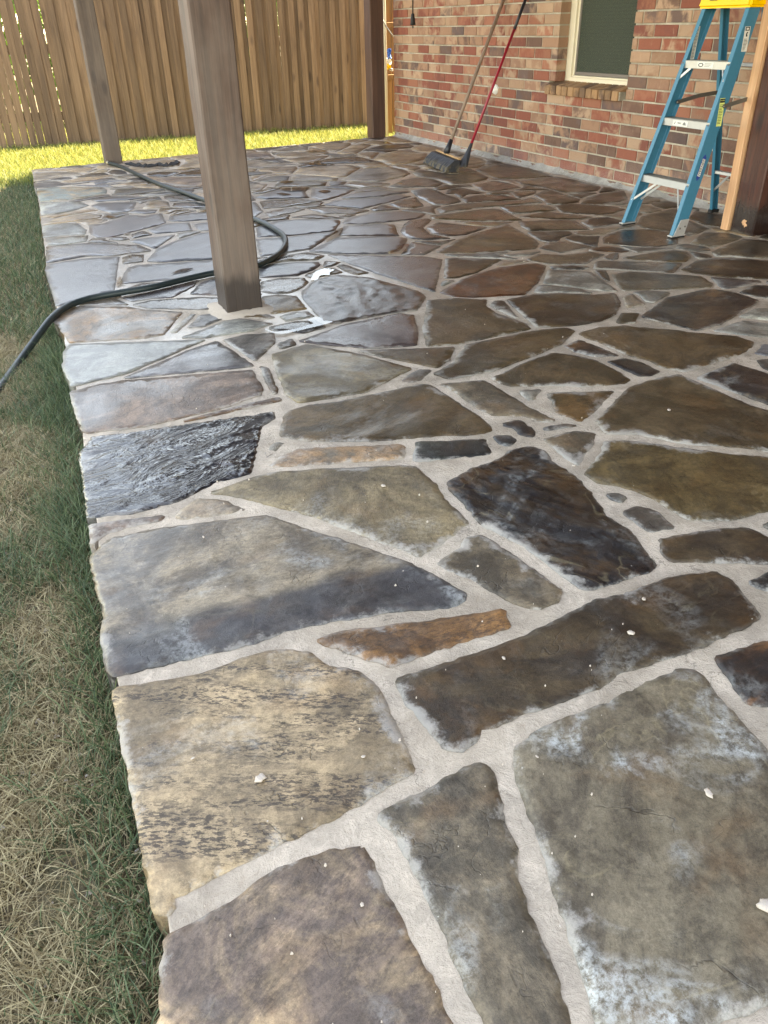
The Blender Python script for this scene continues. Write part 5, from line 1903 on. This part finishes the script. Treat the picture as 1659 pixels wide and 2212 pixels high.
# rear bars
for z in (.235, .80):
    f_ = (z - .012) / (TOPZ - .012)
    pn = lerp(*RR['near'], f_)
    pf_ = lerp(*RR['far'], f_)
    ladd(MB().box(pn.x + .006, pn.x + .034, pn.y + .003, pf_.y - .003, z - .008, z + .010).build('rear_bar', M['aluminium'], bevel=.002))
pa = lerp(*RR['far'], .11)
pb = lerp(*RR['far'], .20)
ladd(MB().bar((pa.x + .015, pa.y - .010, pa.z), (pb.x + .015, pb.y - .12, .226), .012, .004, (1, 0, .3)).build('brace', M['aluminium']))
pa = lerp(*RR['near'], .11)
pb = lerp(*RR['near'], .20)
ladd(MB().bar((pa.x + .015, pa.y + .010, pa.z), (pb.x + .015, pb.y + .12, .226), .012, .004, (1, 0, .3)).build('brace', M['aluminium']))

# spreaders
for side, inw in (('near', 1), ('far', -1)):
    a = lerp(*FR[side], .585)
    b_ = lerp(*RR[side], .62)
    oy = -.004 if side == 'near' else -.030
    pts = [(a.x + .05, a.y + oy, a.z), ((a.x + b_.x) / 2 + .03, a.y + oy, (a.z + b_.z) / 2 + .006), (b_.x + .02, b_.y + oy, b_.z)]
    s_ = MB()
    s_.bar(pts[0], pts[1], .003, .020)
    o = ladd(s_.build('spreader', M['dull_steel']))
    MB().bar(pts[1], pts[2], .003, .020).build('spreader_arm', M['dull_steel'], o)
    MB().tube([(pts[0][0], pts[0][1] + .003, pts[0][2]), (pts[0][0], pts[0][1] - .006, pts[0][2])], .008, 10).build('rivet', M['dull_steel'], o)

# yellow top cap
cap = MB()
zc0, zc1 = TOPZ - .008, TOPZ + .062
xa0, xa1, ya0, ya1 = 3.566, 3.768, 3.352, 3.708
xb0, xb1, yb0, yb1 = 3.578, 3.756, 3.366, 3.694
cap.add([(xa0, ya0, zc0), (xa1, ya0, zc0), (xa1, ya1, zc0), (xa0, ya1, zc0), (xb0, yb0, zc1), (xb1, yb0, zc1), (xb1, yb1, zc1), (xb0, yb1, zc1)],
        [(0, 3, 2, 1), (4, 5, 6, 7), (0, 1, 5, 4), (1, 2, 6, 5), (2, 3, 7, 6), (3, 0, 4, 7)])
cp = ladd(cap.build('top_cap', M['yellow_plastic'], bevel=.012, seg=3))
for yc in (3.46, 3.60):
    MB().box(3.5655, 3.5735, yc - .024, yc + .024, TOPZ + .026, TOPZ + .034).build('slot', M['black_rubber'], cp)
for xc in (3.63, 3.70):
    MB().tube([(xc, 3.366, TOPZ + .025), (xc, 3.353, TOPZ + .025)], .006, 8).build('bolt', M['dull_steel'], cp)


# printed labels
def text_mesh(s, size, name):
    cu = bpy.data.curves.new(name, 'FONT')
    cu.body = s
    cu.size = size
    cu.align_x = 'CENTER'
    cu.align_y = 'CENTER'
    cu.extrude = 0.0002
    to = bpy.data.objects.new(name, cu)
    COL.objects.link(to)
    dg = bpy.context.evaluated_depsgraph_get()
    me_ = bpy.data.meshes.new_from_object(to.evaluated_get(dg))
    bpy.data.objects.remove(to)
    me_.materials.clear()
    return me_


def frame_mat(o_, u, v_):
    u = Vector(u).normalized()
    v_ = Vector(v_)
    v_ = (v_ - u * v_.dot(u)).normalized()
    w_ = u.cross(v_)
    m_ = Matrix((u, v_, w_)).transposed().to_4x4()
    m_.translation = Vector(o_)
    return m_


def put(o_, m_, par=None):
    """place a flat mark by matrix, as a part of the ladder or of one of its labels"""
    o_.parent = par or ladder
    o_.matrix_basis = (LINV @ m_) if par is None else m_
    return o_


def sticker(name, m_, w_, h, mat, parent=None):
    b_ = MB().box(-w_ / 2, w_ / 2, -h / 2, h / 2, 0, .0008)
    return put(b_.build(name, mat), m_, parent)


d_near = (FR['near'][1] - FR['near'][0]).normalized()
web_n = Vector((0, -1, 0))


def on_near_web(f_, dx):
    p = lerp(*FR['near'], f_)
    return p + Vector((dx, -.0012, 0))


up_ = d_near
side_ = Vector((1, 0, 0))
# long blue badge with the maker's name, reading upwards
m0 = frame_mat(on_near_web(.315, .040), up_, (-1, 0, 0))
bd = MB()
ol = [(-.066, 0), (-.050, -.0125), (.050, -.0125), (.066, 0), (.050, .0125), (-.050, .0125)]
bd.prism(ol, (0, 0, 0), (1, 0, 0), (0, 1, 0), (0, 0, .0008))
badge = put(bd.build('badge', M['print_blue']), m0)
b2 = MB().box(-.043, .043, -.0095, .0095, .0009, .0013)
b2.build('badge_panel', M['sticker_white'], badge)
tm = text_mesh('WERNER', .0215, 'badge_lettering')
o = obj('badge_lettering', tm, M['print_black'], badge, (0, 0, .0016))
# caution label
m0 = frame_mat(on_near_web(.56, .044), side_, up_)
cl_ = sticker('caution_label', m0, .034, .130, M['sticker_yellow'])
MB().box(-.0165, .0165, .044, .062, .0009, .0012).build('label_header', M['print_black'], cl_)
obj('label_lettering', text_mesh('CAUTION', .0062, 'label_lettering'), M['sticker_yellow'], cl_, (0, .053, .0014))
lr = random.Random(2)
tx = MB()
for k in range(13):
    zz = .034 - k * .0072
    tx.box(-.0145, -.0145 + lr.uniform(.018, .028), zz - .0013, zz + .0013, .0009, .0011)
tag(tx.build('label_print', M['print_black'], cl_), kind='stuff')
tr_ = MB().prism([(-.008, .020), (.008, .020), (0, .034)], (0, .004, .0012), (1, 0, 0), (0, 1, 0), (0, 0, .0003))
# white label near the top
m0 = frame_mat(on_near_web(.865, .046), side_, up_)
wl_ = sticker('white_label', m0, .036, .108, M['sticker_white'])
MB().box(-.014, .014, .036, .052, .0009, .0012).build('label_header', M['print_black'], wl_)
ov = MB()
n_ = 16
ov.prism([(.009 * math.cos(2 * math.pi * k / n_), .005 * math.sin(2 * math.pi * k / n_)) for k in range(n_)], (0, .044, .0013), (1, 0, 0), (0, 1, 0), (0, 0, .0003))
ov.build('label_oval', M['sticker_white'], wl_)
tx = MB()
for k in range(9):
    zz = .0 - k * .0058
    tx.box(-.014, -.014 + lr.uniform(.015, .027), zz - .0011, zz + .0011, .0009, .0011)
tx.prism([(-.004, .010), (.006, .012), (.002, .022), (.008, .030), (-.002, .031), (-.006, .020)], (0, 0, .0009), (1, 0, 0), (0, 1, 0), (0, 0, .0002))
tag(tx.build('label_print', M['print_black'], wl_), kind='stuff')
# long grey label inside the far rail
p = lerp(*FR['far'], .845) + Vector((.038, -.0066, 0))
d_far = (FR['far'][1] - FR['far'][0]).normalized()
m0 = frame_mat(p, side_, d_far)
gl = sticker('instruction_label', m0, .026, .155, M['sticker_white'])
tx = MB()
for k in range(22):
    zz = .070 - k * .0065
    tx.box(-.0105, .0105 - lr.uniform(0, .006), zz - .0017, zz + .0017, .0009, .0011)
tag(tx.build('label_print', M['print_grey'], gl), kind='stuff')
# stickers on the fronts of the steps
for (si, oval, txt) in ((2, True, ''), (1, False, 'MAX')):
    x0, y0, y1, z, st_ = STEPS[si]
    m0 = frame_mat((x0 + .0002, (y0 + y1) / 2 + (.0 if oval else .03), z - .018), (0, -1, 0), (.05, 0, 1))
    sk = sticker('step_label', m0, .110, .026, M['sticker_white'])
    if oval:
        e_ = MB().prism([(-.030 + .018 * math.cos(2 * math.pi * k / n_), .009 * math.sin(2 * math.pi * k / n_)) for k in range(n_)], (0, 0, .0009), (1, 0, 0), (0, 1, 0), (0, 0, .0003))
        eo = e_.build('label_ring', M['print_black'], sk)
        MB().prism([(-.030 + .0125 * math.cos(2 * math.pi * k / n_), .0055 * math.sin(2 * math.pi * k / n_)) for k in range(n_)], (0, 0, .0013), (1, 0, 0), (0, 1, 0), (0, 0, .0003)).build('label_oval', M['sticker_white'], sk)
        tx = MB()
        for k in range(3):
            tx.box(-.004, .044 - .006 * k, .0055 - k * .006, .0075 - k * .006, .0009, .0011)
        tag(tx.build('label_print', M['print_grey'], sk), kind='stuff')
    else:
        obj('label_lettering', text_mesh(txt, .013, 'label_lettering'), M['print_black'], sk, (-.006, 0, .0012))
        MB().prism([(-.046, -.006), (-.040, -.007), (-.034, .006), (-.038, .006)], (0, 0, .0009), (1, 0, 0), (0, 1, 0), (0, 0, .0003)).build('label_tick', M['print_grey'], sk)
        MB().prism([(.018, -.007), (.044, -.007), (.038, .004), (.030, .008), (.022, .003)], (0, 0, .0009), (1, 0, 0), (0, 1, 0), (0, 0, .0003)).build('label_emblem', M['print_grey'], sk)

# ================================================================== BROOMS
wood('broom_handle', srgb(150, 128, 110), srgb(128, 108, 94), srgb(96, 80, 70), .7, vary=0)
wood('broom_block', srgb(206, 168, 122), srgb(182, 144, 102), srgb(140, 104, 74), .7, vary=0)
plain('red_handle', srgb(150, 26, 44), .35, var=.08)
plain('black_plastic', srgb(34, 36, 42), .45, var=.1)
t = NT('bristle')
v = t.coord()
n = t.noise(t.mapping(v, (160, 160, 8)), 1.0, 4)
z = t.geo('Position')
tan_ = t.math('MULTIPLY', t.ramp(t.sep(z, 2), .075, .01), t.ramp(t.noise(z, 22, 4), .42, .56))
t.set(Base_Color=t.mix(tan_, t.mix(n, srgb(18, 19, 24), srgb(46, 48, 56)), srgb(96, 84, 64)), Roughness=.6, Normal=t.bump(n, .6, .004))
M['bristle'] = t.m

pb0 = Vector((3.420, 6.150, 0))
push = empty('push_broom', pb0)
tag(push, 'push broom with black bristles and grey wooden handle leaning on the brick wall', 'broom')
PINV = Matrix.Translation(-pb0)


def padd(o_, inv, par):
    o_.parent = par
    o_.matrix_parent_inverse = inv
    return o_


e1, e0 = Vector((3.478, 6.42, 0)), Vector((3.385, 5.87, 0))
ax = (e0 - e1).normalized()
nx_ = Vector((ax.y, -ax.x, 0))
if nx_.x > 0:
    nx_ = -nx_
# nx_ points away from the wall, towards the yard; bristles splay that way
TL = .055
b = MB()
vs = []
for p in (e1, e0):
    for (a, zz) in ((-.052, .090), (-.032, .088), (-.028, .102), (-.048, .106)):
        q = p + nx_ * a
        vs.append((q.x, q.y, zz))
b.add(vs, [(0, 1, 2, 3), (7, 6, 5, 4), (0, 4, 5, 1), (1, 5, 6, 2), (2, 6, 7, 3), (3, 7, 4, 0)])
padd(b.build('block', M['broom_block'], bevel=.004), PINV, push)
# bristle tufts as one brush with a ragged hem
bv, bf = [], []
rb = random.Random(9)
LEN = (e0 - e1).length
nseg = 70
for i in range(nseg + 1):
    q = e1 + ax * (LEN * i / nseg) + ax * (rb.uniform(-.002, .002))
    spread = .012 * math.sin(i * .9) * .3 + rb.uniform(-.004, .004)
    for (a, zz) in ((-.046, .090), (-.030 + spread, .002 + rb.uniform(0, .006)), (.080 + spread, .001 + rb.uniform(0, .010)), (.062 + spread, .045), (.004, .090)):
        q2 = q + nx_ * a
        bv.append((q2.x, q2.y, zz))
for i in range(nseg):
    for k in range(5):
        k2 = (k + 1) % 5
        bf.append((i * 5 + k, i * 5 + k2, (i + 1) * 5 + k2, (i + 1) * 5 + k))
bf += [(4, 3, 2, 1, 0), tuple(range(nseg * 5, nseg * 5 + 5))]
padd(MB().add(bv, bf).build('bristles', M['bristle']), PINV, push)
hs = (e1 + e0) / 2 - nx_ * .022 + Vector((0, 0, .098))
ht = Vector((4.035, 6.295, 1.158))
hd_ = (ht - hs).normalized()
k_ = (WX - .016 - hs.x) / hd_.x
he = hs + hd_ * k_
padd(MB().tube([hs + hd_ * .01, hs + hd_ * .06, hs + hd_ * .12], [.026, .022, .017], 10).build('socket', M['black_plastic']), PINV, push)
padd(MB().tube([hs + hd_ * .09, hs + hd_ * .6, he], .0135, 12).build('handle', M['broom_handle']), PINV, push)

ab0 = Vector((3.440, 5.880, 0))
ang_b = empty('angle_broom', ab0)
tag(ang_b, 'upright broom with narrow black head and long dark red handle', 'broom')
AINV = Matrix.Translation(-ab0)
hs = Vector((3.515, 5.868, .17))
ht = Vector((4.035, 5.985, 1.155))
hd_ = (ht - hs).normalized()
he = hs + hd_ * ((WX - .016 - hs.x) / hd_.x)
padd(MB().tube([hs, hs + hd_ * .5, hs + hd_ * .93], .0105, 12).build('handle', M['red_handle']), AINV, ang_b)
padd(MB().tube([hs + hd_ * .90, hs + hd_ * 1.0, he], .0115, 12).build('grip', M['black_plastic']), AINV, ang_b)
bv, bf = [], []
lv = [(0.0, .012, .012), (.05, .020, .016), (.10, .032, .022), (.15, .042, .028), (.185, .050, .032)]
nn_ = 14
for (d, ry, rx) in lv:
    c_ = hs + hd_ * (.04 - d)
    for k in range(nn_):
        a = 2 * math.pi * k / nn_
        jit = rb.uniform(-.003, .003) if d > .08 else 0
        bv.append((c_.x + (rx + jit) * math.cos(a), c_.y + (ry + jit) * math.sin(a), max(.002, c_.z + (rb.uniform(-.006, .006) if d > .16 else 0))))
for j in range(len(lv) - 1):
    for k in range(nn_):
        k2 = (k + 1) % nn_
        bf.append((j * nn_ + k, j * nn_ + k2, (j + 1) * nn_ + k2, (j + 1) * nn_ + k))
bf.append(tuple(range((len(lv) - 1) * nn_, len(lv) * nn_)))
padd(MB().add(bv, bf).build('bristles', M['bristle']), AINV, ang_b)

# ================================================================== HOSE, STRAP, PLUG
t = NT('hose_rubber')
v = t.geo('Position')
n = t.noise(v, 40, 4)
t.set(Base_Color=t.mix(n, srgb(18, 28, 30), srgb(34, 48, 48)), Roughness=.42, Normal=t.bump(t.noise(v, 300, 2), .15, .002))
M['hose_rubber'] = t.m
HOSE = [(1.023, 7.945, 0.015), (1.084, 7.654, 0.015), (1.133, 7.107, 0.015), (1.189, 6.564, 0.015), (1.267, 6.131, 0.015), (1.343, 5.641, 0.015), (1.411, 5.156, 0.015), (1.45, 4.894, 0.015), (1.463, 4.664, 0.015), (1.452, 4.451, 0.015), (1.4, 4.264, 0.015), (1.306, 4.084, 0.015), (1.182, 3.939, 0.015), (1.075, 3.869, 0.015), (0.91, 3.867, 0.015), (0.74, 3.824, 0.015), (0.576, 3.768, 0.015), (0.426, 3.752, 0.015), (0.301, 3.734, 0.015), (0.216, 3.688, 0.015), (0.16, 3.622, 0.015), (0.113, 3.544, 0.012), (0.07, 3.467, 0.0), (0.006, 3.365, -0.03), (-0.061, 3.254, -0.06), (-0.112, 3.114, -0.065), (-0.158, 2.978, -0.065), (-0.239, 2.78, -0.065), (-0.46, 2.36, -0.068), (-0.95, 1.95, -0.068), (-1.7, 1.8, -0.068), (-2.5, 2.0, -0.068)]
hp = catmull(HOSE, 7)
hose = empty('garden_hose', hp[0])
tag(hose, 'dark green garden hose looping round the middle post and off onto the lawn', 'hose')
HINV = Matrix.Translation(-hp[0])
padd(MB().tube(hp, .0145, 12).build('tube', M['hose_rubber']), HINV, hose)
d0 = (hp[0] - hp[2]).normalized()
padd(MB().tube([hp[0] - d0 * .01, hp[0] + d0 * .01, hp[0] + d0 * .035], [.019, .020, .018], 12).build('coupling', plain('brass', srgb(150, 140, 120), .35, .7)), HINV, hose)

STRAP = [(1.169, 7.859, 0.006), (1.208, 7.737, 0.006), (1.255, 7.644, 0.006), (1.299, 7.584, 0.006), (1.387, 7.617, 0.006), (1.434, 7.555, 0.006), (1.493, 7.546, 0.006), (1.594, 7.7, 0.006)]
sp_ = catmull(STRAP, 6)
sv, sfc = [], []
for i, p in enumerate(sp_):
    d = (sp_[min(i + 1, len(sp_) - 1)] - sp_[max(i - 1, 0)]).normalized()
    s_ = Vector((-d.y, d.x, 0))
    tw = math.sin(i * .55) * .9
    wv = .030 * (.6 + .4 * abs(math.cos(i * .4)))
    off = s_ * math.cos(tw) * wv + Vector((0, 0, 1)) * abs(math.sin(tw)) * wv * .8
    th = Vector((0, 0, .006))
    base = Vector((p.x, p.y, .006))
    sv += [base - off * .8 + Vector((0, 0, .004)), base + off, base + off + th, base - off * .8 + th * 1.7]
for i in range(len(sp_) - 1):
    for k in range(4):
        k2 = (k + 1) % 4
        sfc.append((i * 4 + k, i * 4 + k2, (i + 1) * 4 + k2, (i + 1) * 4 + k))
sfc += [(3, 2, 1, 0), tuple(range(len(sv) - 4, len(sv)))]
sv = [(a.x, a.y, max(.002, a.z)) for a in sv]
tag(MB().add(sv, sfc).build('black_strap', plain('black_cloth', srgb(38, 36, 36), .85)), 'crumpled black strap lying near the far edge behind the middle post', 'strap')

pl = empty('hanging_plug', (3.98, 7.755, .99))
tag(pl, 'black electric plug hanging on its cord in front of the brick wall', 'plug')
QI = Matrix.Translation((-3.98, -7.755, -.99))
padd(MB().tube([(3.98, 7.755, 1.085), (3.982, 7.757, 1.25), (3.978, 7.76, 1.8), (3.98, 7.76, 2.5)], .006, 8).build('cord', M['black_rubber']), QI, pl)
padd(MB().tube([(3.98, 7.755, 1.092), (3.98, 7.755, 1.088), (3.98, 7.755, 1.062), (3.98, 7.755, 1.058), (3.98, 7.755, 1.002), (3.98, 7.755, .998)],
               [.010, .014, .016, .019, .026, .022], 12).build('plug_body', M['black_rubber']), QI, pl)
for dy in (-.007, .007):
    padd(MB().box(3.977, 3.983, 7.755 + dy - .001, 7.755 + dy + .001, .972, 1.0).build('prong', M['dull_steel']), QI, pl)

# ================================================================== CRUMBS AND GRIT ON THE PAVING
plain('crumb', srgb(184, 172, 160), .9, var=.15, scale=80, bump=.5)
CRUMB = [
    ((0.164, 0.866), 22, 'largest pale mortar crumb, lying in the middle of the tan speckled flagstone'),
    ((0.932, 0.878), 17, 'jagged white mortar crumb on the right half of the long dark brown flagstone'),
    ((1.027, 0.95), 9, 'small mortar crumb close to the far edge of the long dark brown flagstone'),
    ((0.787, 0.525), 20, 'oval pale mortar crumb on the big grey flagstone at lower right'),
    ((0.076, 0.956), 8, 'small mortar crumb near the left edge of the tan speckled flagstone'),
    ((0.332, 0.832), 9, 'mortar crumb near the right corner of the tan speckled flagstone'),
    ((0.225, 0.597), 9, 'mortar crumb on the brown flagstone at the bottom left of the paving'),
    ((0.589, 0.704), 7, 'tiny mortar crumb at the upper left corner of the big grey flagstone'),
    ((0.721, 0.352), 36, 'large broken mortar lump at the right edge of the picture'),
    ((0.26, 1.606), 7, 'mortar crumb on the wet banded flagstone at the left edge of the paving'),
    ((0.669, 0.929), 9, 'mortar crumb in the middle of the long dark brown flagstone'),
    ((0.452, 0.452), 8, 'mortar crumb on the narrow flagstone between two wide joints at the bottom'),
    ((1.727, 1.642), 9, 'mortar crumb on the large olive flagstone at right, below the ladder'),
    ((0.746, 1.628), 12, 'flat mortar crumb on the sandy olive flagstone left of the black slate one'),
    ((1.253, 1.488), 9, 'mortar crumb on the small half round flagstone above the black slate one'),
]
cr = random.Random(6)


def lump(r, flat=.35, seed=0):
    q = random.Random(seed)
    bm = bmesh.new()
    bmesh.ops.create_icosphere(bm, subdivisions=2, radius=1.0)
    el = q.uniform(.6, .95)
    ph = q.uniform(0, 6)
    for v_ in bm.verts:
        an = math.atan2(v_.co.y, v_.co.x)
        k = 1 + .22 * math.sin(2 * an + ph) + .14 * math.sin(5 * an + ph * 2) + q.uniform(-.10, .10)
        v_.co = Vector((v_.co.x * r * k, v_.co.y * r * k * el, max(v_.co.z, -.3) * r * flat * (1 + q.uniform(-.15, .15))))
    for f_ in bm.faces:
        f_.smooth = True
    me_ = bpy.data.meshes.new('mortar_crumb')
    bm.to_mesh(me_)
    bm.free()
    return me_


for k, ((cx, cy), s, lb) in enumerate(CRUMB):
    dist = math.hypot(cx, cy, CAMZ)
    r = s * dist / 1700.0 * .52
    o = obj('mortar_crumb', lump(r, .34, k), M['crumb'], None, (cx, cy, .004))
    o.rotation_euler = (0, 0, cr.uniform(0, 6.28))
    tag(o, lb, 'mortar crumb', 'loose mortar crumbs on the stones')

gv, gf = [], []
for k in range(130):
    y = .45 + 4.5 * (cr.random() ** 1.8)
    x = float(edge_x(y)) + .03 + cr.random() * (.25 + .75 * y)
    if x > 3.9:
        continue
    r = .0006 + .0026 * cr.random() ** 3
    b0 = len(gv)
    z = .0036
    a0 = cr.uniform(0, 6.28)
    ring_ = [(a0 + 2 * math.pi * i / 5, r * cr.uniform(.6, 1.3)) for i in range(5)]
    gv += [(x + rr * math.cos(a), y + rr * math.sin(a), z - .003) for a, rr in ring_]
    gv += [(x + .6 * rr * math.cos(a + .3), y + .6 * rr * math.sin(a + .3), z + r * cr.uniform(.2, .6)) for a, rr in ring_]
    gf += [(b0 + i, b0 + (i + 1) % 5, b0 + 5 + (i + 1) % 5, b0 + 5 + i) for i in range(5)] + [tuple(range(b0 + 5, b0 + 10))]
tag(obj('mortar_grit', mesh('mortar_grit', gv, gf), M['crumb']), 'fine white mortar grit scattered over the flagstones', 'grit', kind='stuff')

# ================================================================== LAWN


def leaf_mat(name, ca, cb, trans):
    t_ = NT(name)
    r_ = t_.attr('rnd', 'Fac')
    c_ = t_.mix(r_, ca, cb)
    t_.set(Base_Color=c_, Roughness=.6)
    tl = t_.n.new('ShaderNodeBsdfTranslucent')
    t_.l.new(c_, tl.inputs[0])
    ms_ = t_.n.new('ShaderNodeMixShader')
    ms_.inputs[0].default_value = trans
    t_.l.new(t_.b.outputs[0], ms_.inputs[1])
    t_.l.new(tl.outputs[0], ms_.inputs[2])
    t_.l.new(ms_.outputs[0], t_.out.inputs[0])
    M[name] = t_.m
    return t_.m


leaf_mat('grass_green', srgb(48, 72, 48), srgb(110, 124, 88), .3)
leaf_mat('grass_dry', srgb(116, 98, 68), srgb(188, 174, 136), .25)
leaf_mat('grass_far', srgb(88, 108, 48), srgb(160, 158, 84), .4)
leaf_mat('tree_leaf', srgb(62, 96, 36), srgb(110, 136, 56), .45)


def blades(name, pos, hgt, wid, lean, mat, label, seed):
    q = np.random.default_rng(seed)
    n_ = len(pos)
    az = q.uniform(0, 2 * np.pi, n_)
    la = q.uniform(0, 2 * np.pi, n_)
    h = hgt * q.uniform(.55, 1.25, n_)
    ln_ = lean * q.uniform(.2, 1.3, n_) * h
    wv = wid * q.uniform(.7, 1.3, n_)
    side = np.stack([np.cos(az), np.sin(az), np.zeros(n_)], 1) * wv[:, None] * .5
    ld = np.stack([np.cos(la), np.sin(la), np.zeros(n_)], 1)
    base = pos
    up = np.array([0, 0, 1.0])
    m1 = base + up * (h * .5)[:, None] + ld * (ln_ * .28)[:, None]
    m2 = base + up * (h * .82)[:, None] + ld * (ln_ * .62)[:, None]
    tip = base + up * (h * .98)[:, None] + ld * ln_[:, None]
    V = np.stack([base - side, base + side, m1 - side * .9, m1 + side * .9, m2 - side * .6, m2 + side * .6, tip], 1).reshape(-1, 3)
    i0 = np.arange(n_) * 7
    q1 = np.stack([i0, i0 + 1, i0 + 3, i0 + 2], 1)
    q2 = np.stack([i0 + 2, i0 + 3, i0 + 5, i0 + 4], 1)
    t1 = np.stack([i0 + 4, i0 + 5, i0 + 6], 1)
    me_ = bpy.data.meshes.new(name)
    me_.vertices.add(len(V))
    me_.vertices.foreach_set('co', V.astype(np.float32).ravel())
    loops = np.concatenate([q1.ravel(), q2.ravel(), t1.ravel()])
    me_.loops.add(len(loops))
    me_.loops.foreach_set('vertex_index', loops.astype(np.int32))
    tot = np.concatenate([np.full(n_, 4), np.full(n_, 4), np.full(n_, 3)])
    st = np.concatenate([[0], np.cumsum(tot)[:-1]])
    me_.polygons.add(len(tot))
    me_.polygons.foreach_set('loop_start', st.astype(np.int32))
    me_.polygons.foreach_set('loop_total', tot.astype(np.int32))
    me_.update(calc_edges=True)
    me_.validate()
    me_.attributes.new('rnd', 'FLOAT', 'POINT').data.foreach_set('value', np.repeat(q.random(n_), 7).astype(np.float32))
    o_ = obj(name, me_, mat)
    tag(o_, label, 'grass', kind='stuff')
    return o_


def ground_z(x, y):
    return GZ + 0.03 * (fbm(x * 2.2 + 3, y * 2.2 + 8, 3) - 0.5)


def scatter(n_, f, seed):
    q = np.random.default_rng(seed)
    return f(q, n_)


def strip(q, n_, y0, y1, wmax, pw):
    """points left of the patio edge"""
    y = y0 + (y1 - y0) * q.random(n_)
    d = wmax * q.random(n_) ** pw
    x = edge_x(y) - .004 - d
    return x, y, d


q = np.random.default_rng(31)
# near lawn beside the patio edge: green tufts thick against the stones, dry thatch further out
x, y, d = strip(q, 70000, .2, 3.6, .75, 1.0)
patch = fbm(x * 3.2 + 7, y * 3.2, 3)
bw = .05 + .16 * fbm(y * 2.1, y * 0 + 3.3, 3)
want = .52 * np.exp(-(d / bw) ** 2) + 2.2 * np.clip(patch - .47, 0, 1) + .22
keep = (fbm(x * 26, y * 26, 2) * .5 + q.random(len(x)) * .75) < want * .95
x, y, d = x[keep], y[keep], d[keep]
hh = .034 + .036 * np.exp(-d / .09) + .018 * fbm(x * 5, y * 5, 2)
blades('lawn_grass', np.stack([x, y, ground_z(x, y) - .005], 1), hh, .0023, 1.0, M['grass_green'], 'short green lawn grass growing along the edge of the patio', 1)
x, y, d = strip(q, 140000, .2, 3.6, .75, .8)
patch = fbm(x * 3.2 + 7, y * 3.2, 3)
keep = (q.random(len(x)) < .62 + .38 * np.clip(d / .12, 0, 1)) & (fbm(x * 7 + 40, y * 7, 3) + .3 * q.random(len(x)) > .44)
x, y, d = x[keep], y[keep], d[keep]
blades('dry_grass', np.stack([x, y, ground_z(x, y) - .006], 1), .032, .0021, 2.0, M['grass_dry'], 'dry straw coloured thatch lying in the lawn', 2)
# mid distance
x, y, d = strip(q, 20000, 3.6, 8.4, .9, 1.1)
blades('lawn_grass', np.stack([x, y, ground_z(x, y) - .005], 1), .055, .0034, .9, M['grass_green'], 'green lawn grass beside the far half of the patio', 3)
x, y, d = strip(q, 30000, 3.6, 8.4, .9, .9)
blades('dry_grass', np.stack([x, y, ground_z(x, y) - .005], 1), .035, .0032, 1.7, M['grass_dry'], 'dry straw coloured grass beside the far half of the patio', 4)
# the sunny strip between patio and fence
n_ = 80000
x = -2.2 + 7.4 * q.random(n_)
y = 7.6 + 2.9 * q.random(n_)
keep = (y > far_y(x) + .01) | (x < edge_x(y) - .01)
keep &= ~((x > 4.05) & (y < 8.36))
x, y = x[keep], y[keep]
blades('sunny_grass', np.stack([x, y, ground_z(x, y) - .005], 1), .075, .0050, .8, M['grass_far'], 'bright yellow green grass strip in front of the fence', 5)
n_ = 26000
x = -2.6 + 3.0 * q.random(n_)
y = -.6 + 9.6 * q.random(n_)
keep = (x < edge_x(y) - .6)
x, y = x[keep], y[keep]
blades('lawn_grass', np.stack([x, y, ground_z(x, y) - .005], 1), .055, .0050, .9, M['grass_green'], 'lawn grass further out to the left of the patio', 6)
n_ = 16000
x = -3 + 9 * q.random(n_)
y = fence_y(x) + .1 + 3.5 * q.random(n_)
blades('sunny_grass', np.stack([x, y, ground_z(x, y) - .005], 1), .10, .010, .8, M['grass_far'], 'sunlit grass beyond the fence seen through its gaps', 7)

# leafy hedge beyond the fence, seen through the gaps between pickets
n_ = 16000
hx_ = -4 + 11 * q.random(n_)
hy_ = 12.0 + 1.0 * q.random(n_)
hz_ = GZ + 1.85 * q.random(n_) ** .8 * (.8 + .4 * fbm(hx_ * 1.5, hy_ * 1.5, 3))
blades('hedge', np.stack([hx_, hy_, hz_], 1), .09, .05, .9, M['tree_leaf'], 'leafy green hedge beyond the fence, glimpsed through its gaps', 8)['category'] = 'hedge'

# pebbles in the thin lawn
gv, gf = [], []
for k in range(260):
    y = .35 + 2.6 * cr.random() ** 1.3
    x = float(edge_x(y)) - .02 - .5 * cr.random()
    r = cr.uniform(.002, .007)
    z = float(ground_z(np.array([x]), np.array([y]))[0]) + .006
    b0 = len(gv)
    gv += [(x - r, y - r * .7, z), (x + r, y - r * .6, z), (x + r * .4, y + r, z), (x - r * .6, y + r * .6, z), (x, y, z + r)]
    gf += [(b0, b0 + 1, b0 + 4), (b0 + 1, b0 + 2, b0 + 4), (b0 + 2, b0 + 3, b0 + 4), (b0 + 3, b0, b0 + 4)]
tag(obj('lawn_pebbles', mesh('lawn_pebbles', gv, gf), M['crumb']), 'small pale pebbles lying in the thin lawn', 'pebbles', kind='stuff')

# pale splintered patch low on the stained post
sv, sf = [(0, 0, 0)], []
sr_ = random.Random(5)
for k in range(14):
    a = 2 * math.pi * k / 14
    rr = .022 * (sr_.uniform(.35, 1.15))
    sv.append((-.002, rr * math.cos(a), rr * .9 * math.sin(a)))
sv[0] = (-.006, 0, 0)
for k in range(14):
    sf.append((0, 1 + k, 1 + (k + 1) % 14))
o = obj('splintered_patch', mesh('splintered_patch', [(3.692 + a, 3.222 + b_, .055 + c_) for a, b_, c_ in sv], sf), M['pine'], rp)
o.matrix_parent_inverse = Matrix.Translation((-3.765, -3.235, 0))
